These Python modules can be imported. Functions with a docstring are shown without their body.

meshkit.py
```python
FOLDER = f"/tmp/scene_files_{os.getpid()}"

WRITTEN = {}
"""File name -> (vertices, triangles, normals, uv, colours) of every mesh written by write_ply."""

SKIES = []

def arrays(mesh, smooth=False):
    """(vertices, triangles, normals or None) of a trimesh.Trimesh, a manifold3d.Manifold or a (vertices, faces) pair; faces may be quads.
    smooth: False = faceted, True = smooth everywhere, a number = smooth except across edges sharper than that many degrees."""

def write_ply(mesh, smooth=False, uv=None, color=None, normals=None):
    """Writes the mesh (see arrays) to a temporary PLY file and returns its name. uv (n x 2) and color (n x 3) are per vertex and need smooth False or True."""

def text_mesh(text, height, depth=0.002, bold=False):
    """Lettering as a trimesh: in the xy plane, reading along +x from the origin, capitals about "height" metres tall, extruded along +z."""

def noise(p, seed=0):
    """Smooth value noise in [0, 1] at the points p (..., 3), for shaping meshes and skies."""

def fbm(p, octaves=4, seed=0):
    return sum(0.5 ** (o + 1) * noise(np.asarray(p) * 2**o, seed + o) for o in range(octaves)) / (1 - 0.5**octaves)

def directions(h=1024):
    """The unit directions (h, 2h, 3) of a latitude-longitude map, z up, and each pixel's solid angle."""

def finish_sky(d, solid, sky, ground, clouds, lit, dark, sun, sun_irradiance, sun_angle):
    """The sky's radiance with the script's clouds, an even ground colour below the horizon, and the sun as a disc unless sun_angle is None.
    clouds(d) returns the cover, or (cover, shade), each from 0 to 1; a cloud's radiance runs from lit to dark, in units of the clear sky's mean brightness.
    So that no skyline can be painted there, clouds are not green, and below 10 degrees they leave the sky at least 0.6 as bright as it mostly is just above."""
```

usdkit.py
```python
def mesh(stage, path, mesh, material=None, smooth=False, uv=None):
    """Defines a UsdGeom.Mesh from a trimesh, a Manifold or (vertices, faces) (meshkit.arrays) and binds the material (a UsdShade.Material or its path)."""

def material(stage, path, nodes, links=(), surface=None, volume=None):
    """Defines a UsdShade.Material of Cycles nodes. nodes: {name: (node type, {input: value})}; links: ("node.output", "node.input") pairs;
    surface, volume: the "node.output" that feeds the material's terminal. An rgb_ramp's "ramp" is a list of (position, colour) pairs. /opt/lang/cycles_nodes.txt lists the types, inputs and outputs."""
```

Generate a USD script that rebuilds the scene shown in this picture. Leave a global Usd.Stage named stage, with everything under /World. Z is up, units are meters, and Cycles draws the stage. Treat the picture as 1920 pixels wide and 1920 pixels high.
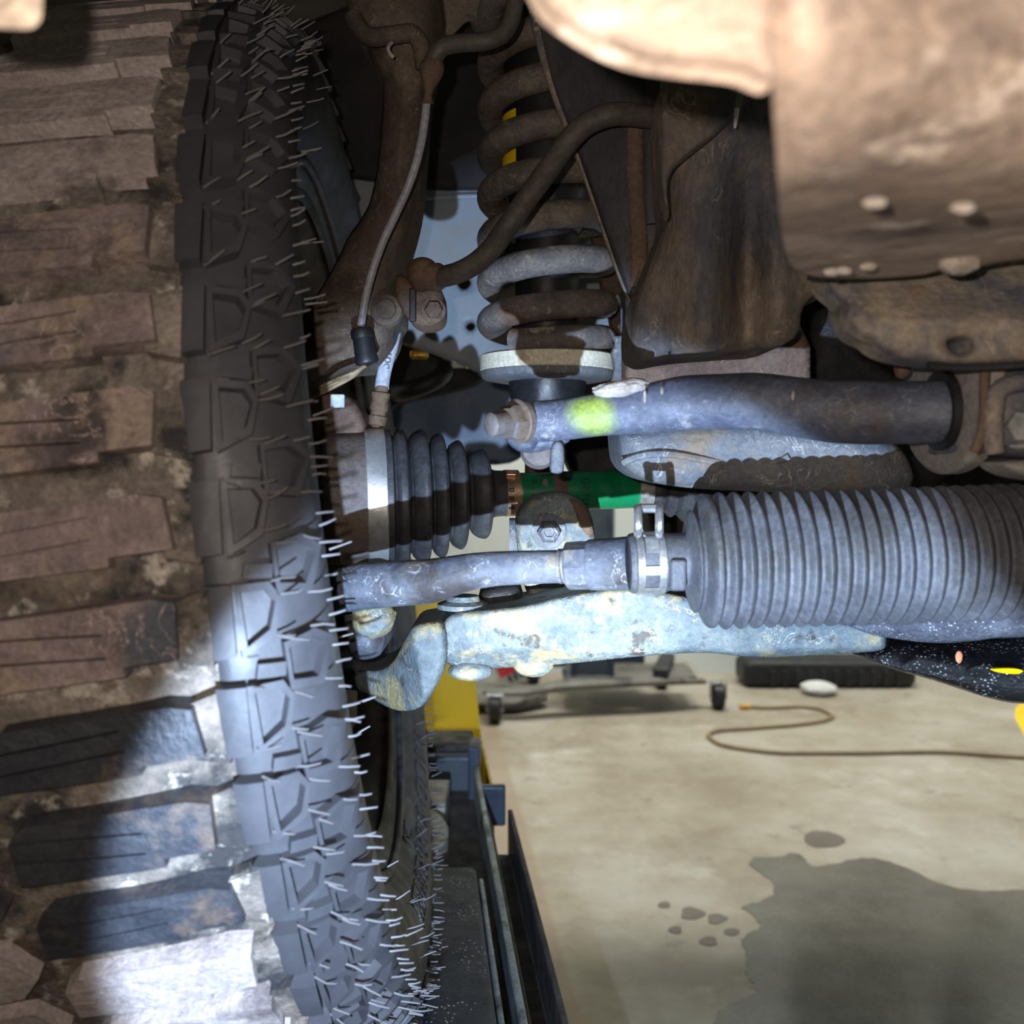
import math, random, numpy as np, trimesh, manifold3d as m3, usdkit, meshkit
import shapely, shapely.geometry as sg
from scipy.spatial import Delaunay, cKDTree
from pxr import Usd, UsdGeom, UsdLux, UsdShade, Gf, Sdf

stage = Usd.Stage.CreateInMemory()
UsdGeom.Xform.Define(stage, '/World')
# ---------------------------------------------------------------- camera, lights, exposure
F, CX, HY, ZC = 1777.0, 960.0, 870.0, 0.80      # focal length in pixels of the 1920 frame, principal column, horizon row, camera height
cam = UsdGeom.Camera.Define(stage, '/World/camera')
cam.AddTranslateOp().Set(Gf.Vec3d(0, 0, ZC)); cam.AddRotateXOp().Set(90)
cam.CreateHorizontalApertureAttr(36.0); cam.CreateVerticalApertureAttr(36.0)
cam.CreateFocalLengthAttr(36.0 * F / 1920); cam.CreateVerticalApertureOffsetAttr(36.0 * (HY - 960) / 1920)
cam.CreateFStopAttr(8.5); cam.CreateFocusDistanceAttr(0.62); cam.CreateClippingRangeAttr(Gf.Vec2f(0.01, 200))
cam.CreateExposureAttr(0.0)

def aim(prim, pos, target):
    z = np.array(pos, float) - np.array(target, float); z /= np.linalg.norm(z)
    x = np.cross([0, 0, 1.0], z); x /= np.linalg.norm(x); y = np.cross(z, x)
    m = Gf.Matrix4d(*[float(k) for k in (*x, 0, *y, 0, *z, 0, *pos, 1)])
    UsdGeom.Xformable(prim).AddTransformOp().Set(m)

def spot(name, pos, target, power, color, cone, soft, radius):
    l = UsdLux.SphereLight.Define(stage, '/World/' + name)
    l.CreateRadiusAttr(radius); l.CreateIntensityAttr(power); l.CreateColorAttr(Gf.Vec3f(*color)); l.CreateNormalizeAttr(True)
    if cone:
        s = UsdLux.ShapingAPI.Apply(l.GetPrim()); s.CreateShapingConeAngleAttr(cone); s.CreateShapingConeSoftnessAttr(soft)
    aim(l, pos, target)
    return l

TORCH = (-0.024, 0.085, ZC - 0.170)
spot('torch_spill', TORCH, (0.036, 0.60, 0.600), 11.5, (0.52, 0.71, 1.0), 33.2, 0.18, 0.003)
spot('torch_core', TORCH, (0.035, 0.58, 0.680), 13.0, (0.86, 0.94, 0.94), 12, 1.0, 0.003)
spot('camera_flash', (-0.020, -0.002, ZC + 0.016), (0.0, 1, ZC), 1.5, (1.0, 0.875, 0.78), None, 0, 0.003)

def rect(name, pos, target, w, h, power, color):
    l = UsdLux.RectLight.Define(stage, '/World/' + name)
    l.CreateWidthAttr(w); l.CreateHeightAttr(h); l.CreateIntensityAttr(power); l.CreateColorAttr(Gf.Vec3f(*color))
    UsdGeom.Xformable(l).AddTranslateOp().Set(Gf.Vec3d(*pos))
rect('ceiling_lamp_front', (0.6, 3.0, 3.15), None, 1.6, 0.4, 44, (1.0, 0.99, 0.95))
rect('ceiling_lamp_side', (2.6, 2.6, 3.15), None, 0.4, 1.6, 11, (1.0, 0.99, 0.95))
rect('ramp_fill_left', (-2.9, 1.6, 3.1), None, 0.4, 1.6, 13, (1.0, 0.99, 0.95))  # unseen fill light, placed to brighten the yellow ramp end

# ---------------------------------------------------------------- helpers
def P(px, py, d):
    return np.array([(px - CX) / F * d, d, ZC - (py - HY) / F * d])

def V(*a): return np.array(a, float)
def unit(a): a = np.asarray(a, float); return a / np.linalg.norm(a)

class Thing:
    names = {}
    def __init__(self, name, label, cat=None, group=None, kind=None):
        n = Thing.names.get(name, 0); Thing.names[name] = n + 1
        self.name = name if n == 0 else f'{name}_{n:03d}'
        self.label, self.cat, self.group, self.kind, self.parts, self.count = label, cat, group, kind, [], {}
    def part(self, name, mesh, mat, label=None, under=None, smooth=40, kind=None):
        base = (under or '') + '/' + name
        n = self.count.get(base, 0); self.count[base] = n + 1
        path = base if n == 0 else f'{base}_{n:03d}'
        self.parts.append((path, mesh, mat, label, smooth, kind))
        return path
    def done(self, single=False):
        root = '/World/' + self.name
        arrs = [(p, *meshkit.arrays(m, s), mt, lb, k) for p, m, mt, lb, s, k in self.parts]
        allv = np.vstack([a[1] for a in arrs]); lo, hi = allv.min(0), allv.max(0)
        base = V((lo[0] + hi[0]) / 2, (lo[1] + hi[1]) / 2, lo[2])
        def put(path, v, f, n, mt):
            m = UsdGeom.Mesh.Define(stage, path)
            from pxr import Vt
            m.CreatePointsAttr(Vt.Vec3fArray.FromNumpy((v).astype(np.float32)))
            m.CreateFaceVertexCountsAttr(Vt.IntArray.FromNumpy(np.full(len(f), 3, np.int32)))
            m.CreateFaceVertexIndicesAttr(Vt.IntArray.FromNumpy(f.astype(np.int32).ravel()))
            m.CreateSubdivisionSchemeAttr('none')
            if n is not None:
                m.CreateNormalsAttr(Vt.Vec3fArray.FromNumpy(n.astype(np.float32))); m.SetNormalsInterpolation('vertex')
            UsdShade.MaterialBindingAPI.Apply(m.GetPrim()).Bind(mt)
            return m
        if single:
            _, v, f, n, mt, lb, k = arrs[0]
            x = put(root, v - base, f, n, mt); x.AddTranslateOp().Set(Gf.Vec3d(*base.tolist()))
        else:
            x = UsdGeom.Xform.Define(stage, root); x.AddTranslateOp().Set(Gf.Vec3d(*base.tolist()))
            for path, v, f, n, mt, lb, k in arrs:
                q = put(root + path, v - base, f, n, mt).GetPrim()
                if lb: q.SetCustomDataByKey('label', lb)
                if k: q.SetCustomDataByKey('kind', k)
        pr = x.GetPrim()
        for key, val in (('label', self.label), ('category', self.cat), ('group', self.group), ('kind', self.kind)):
            if val: pr.SetCustomDataByKey(key, val)

def single(name, mesh, mat, label, cat=None, group=None, kind=None, smooth=40):
    t = Thing(name, label, cat, group, kind); t.part('x', mesh, mat, smooth=smooth); t.done(single=True)

def cat(*ms): return trimesh.util.concatenate([m for m in ms])
def tri(v, f): return trimesh.Trimesh(np.asarray(v, float), np.asarray(f, int), process=False)

def spline(pts, n):
    pts = np.asarray(pts, float)
    if len(pts) < 3:
        t = np.linspace(0, 1, n)[:, None]; return pts[0] * (1 - t) + pts[-1] * t
    from scipy.interpolate import CubicSpline, PchipInterpolator
    s = np.r_[0, np.cumsum(np.linalg.norm(np.diff(pts[:, :3], axis=0), axis=1))]
    return CubicSpline(s, pts)(np.linspace(0, s[-1], n)) if len(pts) < 5 else PchipInterpolator(s, pts)(np.linspace(0, s[-1], n))

def tube(pts, radius, n=60, sides=20, flat=None, up=(0, 1, 0), raw=False):
    """pts: 3-D points, radius: number or one per point; flat: factor on the second axis per point"""
    pts = np.asarray(pts, float)
    r = np.broadcast_to(np.asarray(radius, float), (len(pts),)); fl = np.broadcast_to(np.asarray(1.0 if flat is None else flat, float), (len(pts),))
    q = np.c_[pts, r, fl]
    if not raw: q = spline(q, n)
    p, r, fl = q[:, :3], q[:, 3], q[:, 4]
    t = np.gradient(p, axis=0); t /= np.linalg.norm(t, axis=1, keepdims=True)
    a = np.zeros_like(p); a0 = np.cross(t[0], up); a[0] = a0 / np.linalg.norm(a0)
    for i in range(1, len(p)):
        v = a[i - 1] - t[i] * np.dot(a[i - 1], t[i]); a[i] = v / np.linalg.norm(v)
    b = np.cross(t, a); ang = np.arange(sides) * 2 * np.pi / sides
    v = p[:, None] + r[:, None, None] * (np.cos(ang)[None, :, None] * a[:, None] + (fl[:, None, None] * np.sin(ang)[None, :, None]) * b[:, None])
    N = len(p); i, j = np.meshgrid(np.arange(N - 1), np.arange(sides), indexing='ij'); j2 = (j + 1) % sides
    f = np.stack([i * sides + j, (i + 1) * sides + j, (i + 1) * sides + j2, i * sides + j2], -1).reshape(-1, 4)
    f = np.vstack([f[:, [0, 2, 1]], f[:, [0, 3, 2]]])
    vv = np.vstack([v.reshape(-1, 3), p[0], p[-1]]); k = N * sides
    jj = np.arange(sides); c0 = np.c_[np.full(sides, k), jj, (jj + 1) % sides]; c1 = np.c_[np.full(sides, k + 1), (N - 1) * sides + (jj + 1) % sides, (N - 1) * sides + jj]
    m = tri(vv, np.vstack([f, c0, c1])); 
    return m

def lathe(p0, p1, prof, seg=64):
    """prof: (t metres along p0->p1, radius) pairs"""
    p0 = np.asarray(p0, float); ax = unit(np.asarray(p1) - p0)
    a = unit(np.cross(ax, [0, 0, 1.0] if abs(ax[2]) < .9 else [1.0, 0, 0])); b = np.cross(ax, a)
    prof = np.asarray(prof, float); ang = np.arange(seg) * 2 * np.pi / seg
    v = p0 + prof[:, 0][:, None, None] * ax + prof[:, 1][:, None, None] * (np.cos(ang)[None, :, None] * a + np.sin(ang)[None, :, None] * b)
    N = len(prof); i, j = np.meshgrid(np.arange(N - 1), np.arange(seg), indexing='ij'); j2 = (j + 1) % seg
    f = np.stack([i * seg + j, i * seg + j2, (i + 1) * seg + j2, (i + 1) * seg + j], -1).reshape(-1, 4)
    f = np.vstack([f[:, [0, 1, 2]], f[:, [0, 2, 3]]])
    m = tri(v.reshape(-1, 3), f)
    m.merge_vertices(); m.update_faces(m.nondegenerate_faces()); trimesh.repair.fix_normals(m)
    return m

def hexbolt(c, direction, r, h, washer=0, socket=False):
    c = np.asarray(c, float); d = unit(direction); e = c + d
    out = [lathe(c, e, [(0, 0), (0, r), (h * .8, r), (h, r * .86), (h, 0)], 6)]
    if washer: out.append(lathe(c, e, [(-.001, 0), (-.001, washer), (h * .22, washer), (h * .3, washer * .93), (h * .3, 0)], 28))
    if socket: out.append(lathe(c, e, [(h, r * .85), (h * 1.25, r * .7), (h * 1.25, r * .45), (h * .9, r * .42), (h * .9, 0)], 6))
    return cat(*out)

def rbox(c, size, r=.004, yaw=0, rot=None, seg=16):
    """rounded box about c"""
    s = np.asarray(size, float) / 2 - r; s = np.maximum(s, 1e-4)
    ball = m3.Manifold.sphere(r, seg)
    h = m3.Manifold.batch_hull([ball.translate([float(x * s[0]), float(y * s[1]), float(z * s[2])]) for x in (-1, 1) for y in (-1, 1) for z in (-1, 1)])
    g = h.to_mesh(); m = tri(g.vert_properties[:, :3], g.tri_verts)
    M = np.eye(4)
    if yaw: M = trimesh.transformations.rotation_matrix(yaw, [0, 0, 1])
    if rot is not None: M = rot
    m.apply_transform(M); m.apply_translation(c)
    return m

def fb(p, scale, amp, seed=0, oct=4):
    return (meshkit.fbm(np.asarray(p) * scale, oct, seed) ) * amp

def poly_px(pts, holes=(), smooth=True):
    def sm(p):
        p = np.asarray(p, float)
        if not smooth: return p
        for _ in range(2):   # Chaikin
            q = np.roll(p, -1, 0); p = np.stack([.75 * p + .25 * q, .25 * p + .75 * q], 1).reshape(-1, 2)
        return p
    g = sg.Polygon(sm(pts), [sm(h) for h in holes])
    return g if g.is_valid else g.buffer(0)

def puff(pts, d, t, b=.006, step=8, relief=0, rscale=60, holes=(), smooth=True, seed=0, back=0.0):
    """A thick plate or casting whose outline is given as seen in the photograph, at distance d (number or function of px, py), t metres thick, its front edge rounded over b metres."""
    g = poly_px(pts, holes, smooth)
    if g.geom_type != 'Polygon': g = max(g.geoms, key=lambda k: k.area)
    df = d if callable(d) else (lambda x, y: np.full(np.shape(x), float(d)))
    c = g.representative_point(); dm = float(df(np.array([c.x]), np.array([c.y]))[0]); bp = b * F / dm
    def dens(ring, s): 
        L = ring.length; n = max(8, int(L / s)); return np.array([ring.interpolate(i / n, normalized=True).coords[0] for i in range(n)])
    rings = [dens(g.exterior, step * .7)] + [dens(r, step * .5) for r in g.interiors]
    inner = []
    for k in (.08, .3, .65, 1.0):
        gi = g.buffer(-bp * k)
        for q in (gi.geoms if hasattr(gi, 'geoms') else [gi]):
            if q.is_empty: continue
            inner += [dens(q.exterior, step)] + [dens(r, step) for r in q.interiors]
    x0, y0, x1, y1 = g.bounds
    gx, gy = np.meshgrid(np.arange(x0, x1, step), np.arange(y0, y1, step)); gx = gx + (np.arange(gx.shape[0]) % 2)[:, None] * step / 2
    pts_in = np.c_[gx.ravel(), gy.ravel()]; gi = g.buffer(-max(bp, step * .6)); 
    keep = shapely.contains_xy(gi, pts_in[:, 0], pts_in[:, 1]) if not gi.is_empty else np.zeros(len(pts_in), bool)
    nb = sum(len(r) for r in rings)
    allp = np.vstack(rings + inner + [pts_in[keep]])
    rnd = np.random.default_rng(1).normal(0, .02, allp.shape); rnd[:nb] = 0
    D = Delaunay(allp + rnd).simplices
    cen = allp[D].mean(1); ok = shapely.contains_xy(g, cen[:, 0], cen[:, 1]); D = D[ok]
    e1, e2 = allp[D[:, 1]] - allp[D[:, 0]], allp[D[:, 2]] - allp[D[:, 0]]; ar = e1[:, 0] * e2[:, 1] - e1[:, 1] * e2[:, 0]
    D = D[np.abs(ar) > 1e-6]; ar = ar[np.abs(ar) > 1e-6]
    D[ar < 0] = D[ar < 0][:, ::-1]            # clockwise on screen (y down) = towards viewer after fixing below
    dist = shapely.distance(shapely.boundary(g), shapely.points(allp)) * dm / F; dist[:nb] = 0
    k = np.clip(dist / b, 0, 1); drop = b * (1 - np.sqrt(np.clip(1 - (1 - k) ** 2, 0, 1)))
    dd = df(allp[:, 0], allp[:, 1])
    front = np.stack([(allp[:, 0] - CX) / F * dd, dd, ZC - (allp[:, 1] - HY) / F * dd], 1)
    off = drop.copy()
    if relief: off = off - fb(front, rscale, relief, seed) * np.clip(dist / b * 2, .25, 1)
    n = len(allp)
    eye = V(0, 0, ZC); fv = eye + (front - eye) * (1 + off / dd)[:, None]
    bv = front + np.c_[np.zeros(n), np.full(n, t), np.zeros(n)]
    bo = np.c_[np.zeros(n), -np.minimum(drop, t * .3), np.zeros(n)] * back; bv = bv + bo
    faces = [D, D[:, ::-1] + n]; s = 0
    for r in rings:
        i = np.arange(len(r)); a, bb = s + i, s + (i + 1) % len(r)
        faces += [np.c_[a, bb, bb + n], np.c_[a, bb + n, a + n]]; s += len(r)
    m = tri(np.vstack([fv, bv]), np.vstack(faces))
    m.merge_vertices(); trimesh.repair.fix_normals(m)
    if m.volume < 0: m.invert()
    return m

def patch(rows, nu=40, nv=40, t=.004, relief=0, rscale=50, seed=0):
    """a sheet spanned by rows of 3-D points, t thick along its normals"""
    from scipy.interpolate import CubicSpline, PchipInterpolator
    R = [spline(np.asarray(r, float), nu) for r in rows]; R = np.stack(R)
    u = np.linspace(0, 1, len(rows)); G = (PchipInterpolator(u, R) if len(rows) > 2 else (lambda x: R[0] * (1 - x[:, None, None]) + R[1] * x[:, None, None]))(np.linspace(0, 1, nv))
    du, dv = np.gradient(G, axis=1), np.gradient(G, axis=0); nn = np.cross(du, dv); nn /= np.linalg.norm(nn, axis=2, keepdims=True) + 1e-12
    if nn[..., 1].mean() > 0: nn = -nn
    if relief: G = G + nn * fb(G.reshape(-1, 3), rscale, relief, seed).reshape(G.shape[:2])[..., None]
    B = G - nn * t; nvv, nuu = G.shape[:2]; idx = np.arange(nvv * nuu).reshape(nvv, nuu)
    q = np.stack([idx[:-1, :-1], idx[:-1, 1:], idx[1:, 1:], idx[1:, :-1]], -1).reshape(-1, 4)
    f = np.vstack([q[:, [0, 1, 2]], q[:, [0, 2, 3]]]); n = nvv * nuu
    rim = np.r_[idx[0, :], idx[1:, -1], idx[-1, -2::-1], idx[-2:0:-1, 0]]; a, b = rim, np.roll(rim, -1)
    m = tri(np.vstack([G.reshape(-1, 3), B.reshape(-1, 3)]), np.vstack([f, f[:, ::-1] + n, np.c_[a, b + n, b], np.c_[a, a + n, b + n]]))
    trimesh.repair.fix_normals(m)
    return m

# ---------------------------------------------------------------- materials
MATS = {}
def mat(name, cols, scale=12, rough=.6, bump=.3, bscale=90, metal=0, patches=(), detail=8, stretch=None, specks=None, spots=(), coat=0, spec=.5, rrange=.15, grain=.3, lines=None):
    """cols: ramp of noise; patches: (colour, scale, threshold, softness[, seed offset]); specks: (colour, scale, threshold); spots: (world centre, radius, colour, softness)"""
    nodes = {'g': ('geometry', {}), 'p': ('principled_bsdf', {'metallic': metal, 'specular_ior_level': spec, 'coat_weight': coat})}
    links = []
    src = 'g.position'
    if stretch:
        nodes['mp'] = ('mapping', {'scale': stretch}); links.append(('g.position', 'mp.vector')); src = 'mp.vector'
    nodes['n'] = ('noise_texture', {'scale': scale, 'detail': detail, 'roughness': .68}); links.append((src, 'n.vector'))
    k = len(cols); lo, hi = .30, .70
    nodes['r'] = ('rgb_ramp', {'ramp': [(lo + (hi - lo) * i / max(1, k - 1), c) for i, c in enumerate(cols)]}); links.append(('n.fac', 'r.fac'))
    cur = 'r.color'
    for i, pt in enumerate(patches):
        c, s, th, so = pt[:4]; a = f'pa{i}'
        nodes[a + 'm'] = ('mapping', {'location': (3.1 * i + 1.7, 5.3 * i, 2.2)}); links.append((src, a + 'm.vector'))
        nodes[a] = ('noise_texture', {'scale': s, 'detail': 6, 'roughness': .62}); links.append((a + 'm.vector', a + '.vector'))
        nodes[a + 'r'] = ('map_range', {'from_min': th - so, 'from_max': th + so, 'clamp': True}); links.append((a + '.fac', a + 'r.value'))
        nodes[a + 'x'] = ('mix', {'color2': c, 'use_clamp': True}); links += [(a + 'r.result', a + 'x.fac'), (cur, a + 'x.color1')]; cur = a + 'x.color'
    if specks:
        c, s, th = specks
        nodes['sv'] = ('voronoi_texture', {'scale': s}); links.append(('g.position', 'sv.vector'))
        nodes['sn'] = ('noise_texture', {'scale': s * .11, 'detail': 3}); links.append(('g.position', 'sn.vector'))
        nodes['sr'] = ('map_range', {'from_min': th, 'from_max': th * .6, 'to_min': 0., 'to_max': 1., 'clamp': True}); links.append(('sv.distance', 'sr.value'))
        nodes['sq'] = ('map_range', {'from_min': .45, 'from_max': .6, 'clamp': True}); links.append(('sn.fac', 'sq.value'))
        nodes['sm'] = ('math', {'math_type': 'multiply'}); links += [('sr.result', 'sm.value1'), ('sq.result', 'sm.value2')]
        nodes['sx'] = ('mix', {'color2': c}); links += [('sm.value', 'sx.fac'), (cur, 'sx.color1')]; cur = 'sx.color'
    for i, (ctr, rad, c, so) in enumerate(spots):
        a = f'so{i}'
        nodes[a + 'w'] = ('noise_texture', {'scale': 70., 'detail': 4}); links.append(('g.position', a + 'w.vector'))
        nodes[a] = ('vector_math', {'math_type': 'distance', 'vector2': tuple(ctr)}); links.append(('g.position', a + '.vector1'))
        nodes[a + 'a'] = ('math', {'math_type': 'multiply_add', 'value2': rad * .8}); links += [(a + 'w.fac', a + 'a.value1'), (a + '.value', a + 'a.value3')]
        nodes[a + 'r'] = ('map_range', {'from_min': rad * (1.4 + so), 'from_max': rad * (1.4 - so), 'clamp': True}); links.append((a + 'a.value', a + 'r.value'))
        nodes[a + 'x'] = ('mix', {'color2': c}); links += [(a + 'r.result', a + 'x.fac'), (cur, a + 'x.color1')]; cur = a + 'x.color'
    if grain:      # fine speckle of dust and grit in the colour itself
        nodes['gn'] = ('noise_texture', {'scale': 330., 'detail': 5, 'roughness': .75}); links.append((src, 'gn.vector'))
        nodes['gr'] = ('map_range', {'from_min': .32, 'from_max': .68, 'to_min': 1 - grain, 'to_max': 1 + grain, 'clamp': True}); links.append(('gn.fac', 'gr.value'))
        nodes['gx'] = ('vector_math', {'math_type': 'scale'}); links += [(cur, 'gx.vector1'), ('gr.result', 'gx.scale')]; cur = 'gx.vector'
    if lines:      # thin pale scratches and dried tide marks
        lc, ls, lw = lines
        nodes['ln'] = ('noise_texture', {'scale': ls, 'detail': 4, 'roughness': .6, 'distortion': 1.2}); nodes['la'] = ('math', {'math_type': 'subtract', 'value2': .5}); nodes['lb'] = ('math', {'math_type': 'absolute'})
        nodes['lr'] = ('map_range', {'from_min': lw, 'from_max': lw * .3, 'to_min': 0., 'to_max': .8, 'clamp': True}); nodes['lq'] = ('noise_texture', {'scale': ls * .8, 'detail': 2}); nodes['lt'] = ('map_range', {'from_min': .5, 'from_max': .58, 'clamp': True}); nodes['lm'] = ('math', {'math_type': 'multiply'}); nodes['lx'] = ('mix', {'color2': lc})
        links += [('g.position', 'ln.vector'), ('g.position', 'lq.vector'), ('ln.fac', 'la.value1'), ('la.value', 'lb.value1'), ('lb.value', 'lr.value'), ('lq.fac', 'lt.value'), ('lr.result', 'lm.value1'), ('lt.result', 'lm.value2'), ('lm.value', 'lx.fac'), (cur, 'lx.color1')]; cur = 'lx.color'
    links.append((cur, 'p.base_color'))
    nodes['rn'] = ('noise_texture', {'scale': scale * 2.3, 'detail': 5}); links.append((src, 'rn.vector'))
    nodes['rr'] = ('map_range', {'from_min': .3, 'from_max': .7, 'to_min': max(.04, rough - rrange), 'to_max': min(1, rough + rrange), 'clamp': True}); links += [('rn.fac', 'rr.value'), ('rr.result', 'p.roughness')]
    if bump:
        nodes['bn'] = ('noise_texture', {'scale': bscale, 'detail': 6, 'roughness': .7}); links.append((src, 'bn.vector'))
        nodes['b'] = ('bump', {'strength': bump, 'distance': .004}); links += [('bn.fac', 'b.height'), ('b.normal', 'p.normal')]
    MATS[name] = usdkit.material(stage, '/World/Looks/' + name, nodes, links, surface='p.BSDF')
    return MATS[name]

def rgb(r, g, b):
    f = lambda c: (c / 255 / 12.92) if c / 255 <= .04045 else ((c / 255 + .055) / 1.055) ** 2.4
    return (f(r), f(g), f(b))

RUST = rgb(80, 64, 52); MUD = rgb(132, 116, 98); DARK = rgb(48, 44, 42)
M_knuckle = mat('rusty_casting', [rgb(62, 53, 47), rgb(86, 74, 64), rgb(110, 94, 78)], 26, .8, .5, 160, patches=[(RUST, 30, .56, .06), (rgb(58, 52, 46), 14, .58, .05)], lines=(rgb(150, 128, 104), 40, .010))
M_arm = mat('dusty_blue_steel', [rgb(66, 70, 80), rgb(84, 88, 98), rgb(108, 110, 116)], 22, .62, .3, 150, patches=[(rgb(120, 112, 98), 34, .62, .05), (rgb(62, 56, 54), 18, .60, .06)], lines=(rgb(170, 172, 176), 55, .010))
M_lca = mat('dusty_control_arm', [rgb(70, 80, 88), rgb(98, 108, 112), rgb(126, 132, 126)], 26, .6, .5, 170, patches=[(rgb(150, 138, 98), 24, .57, .05), (rgb(64, 62, 58), 70, .62, .04)], lines=(rgb(190, 188, 170), 60, .010))
M_rub = mat('dusty_black_rubber', [rgb(38, 38, 40), rgb(54, 54, 56), rgb(72, 72, 74)], 40, .55, .2, 300, stretch=(1, 1, 1))
M_rackboot = mat('dusty_grey_rubber', [rgb(70, 70, 74), rgb(88, 88, 92), rgb(110, 110, 112)], 24, .55, .25, 220, patches=[(rgb(70, 68, 66), 16, .6, .06)])
M_cvjoint = mat('dusty_joint_steel', [rgb(74, 68, 66), rgb(96, 88, 84), rgb(120, 112, 102)], 34, .65, .25, 200, patches=[(rgb(96, 78, 62), 30, .58, .06)])
M_band = mat('bright_band_steel', [rgb(196, 198, 198), rgb(214, 214, 212)], 30, .38, .08, 200, metal=.75, grain=.06)
M_clamp = mat('clamp_steel', [rgb(190, 188, 184), rgb(216, 214, 210)], 30, .34, .1, 200, metal=.8)
M_copper = mat('tarnished_clamp', [rgb(180, 142, 110), rgb(206, 172, 142)], 30, .35, .1, 200, metal=.8)
M_green = mat('green_shaft_paint', [rgb(10, 92, 56), rgb(16, 112, 70)], 30, .28, .06, 200, spec=.6, patches=[(rgb(20, 70, 46), 40, .66, .04)], grain=.06)
M_print = mat('dark_print', [rgb(12, 40, 28), rgb(16, 46, 32)], 30, .5, 0, grain=.06)
M_coil = mat('muddy_spring_steel', [rgb(72, 66, 64), rgb(100, 92, 86), rgb(130, 118, 104)], 30, .7, .5, 140, patches=[(rgb(98, 74, 58), 24, .58, .05), (rgb(160, 146, 126), 45, .66, .03)], lines=(rgb(160, 142, 122), 45, .010))
M_shock = mat('black_damper_paint', [rgb(24, 24, 26), rgb(34, 34, 36)], 30, .45, .1, 200)
M_yellow = mat('yellow_paint', [rgb(246, 200, 0), rgb(255, 214, 8)], 6, .45, .06, 60, grain=.06)
M_seat = mat('cream_spring_seat', [rgb(206, 196, 172), rgb(222, 214, 192)], 30, .6, .1, 100, patches=[(rgb(170, 150, 120), 20, .64, .06)])
M_frame = mat('muddy_frame_steel', [rgb(76, 66, 60), rgb(104, 92, 82), rgb(136, 120, 102)], 16, .75, .6, 120, patches=[(rgb(66, 66, 70), 9, .56, .05), (rgb(104, 88, 70), 20, .62, .05)], stretch=(1, 1, .45), lines=(rgb(150, 130, 108), 30, .010))
M_tower = mat('dark_tower_steel', [rgb(42, 41, 43), rgb(56, 54, 56), rgb(74, 70, 66)], 20, .7, .4, 140, patches=[(rgb(96, 72, 46), 16, .66, .05)], stretch=(1, 1, .35))
M_skid = mat('near_muddy_plate', [rgb(128, 110, 98), rgb(188, 166, 148), rgb(218, 198, 180)], 16, .75, .4, 60, patches=[(rgb(100, 90, 84), 15, .60, .07), (rgb(232, 214, 196), 34, .62, .04)], stretch=(.7, 1, 1.7))
M_brack = mat('muddy_bracket', [rgb(96, 88, 82), rgb(126, 114, 102), rgb(150, 136, 116)], 26, .75, .5, 140, patches=[(rgb(80, 82, 92), 16, .57, .05), (rgb(124, 94, 70), 34, .66, .04)], lines=(rgb(166, 148, 124), 40, .010))
M_bush = mat('grey_bush_flange', [rgb(110, 104, 100), rgb(134, 128, 122), rgb(150, 142, 134)], 30, .7, .2, 200, patches=[(rgb(126, 100, 70), 26, .62, .05)])
YS = P(1110, 778, .487)
M_bar = mat('dark_sway_bar_paint', [rgb(52, 54, 66), rgb(76, 80, 94), rgb(104, 108, 118)], 26, .5, .3, 200, patches=[(rgb(128, 126, 128), 60, .66, .04), (rgb(74, 66, 62), 16, .64, .06)], spots=[(YS, .0112, rgb(128, 144, 58), .35)], lines=(rgb(140, 142, 148), 70, .006))
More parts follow.
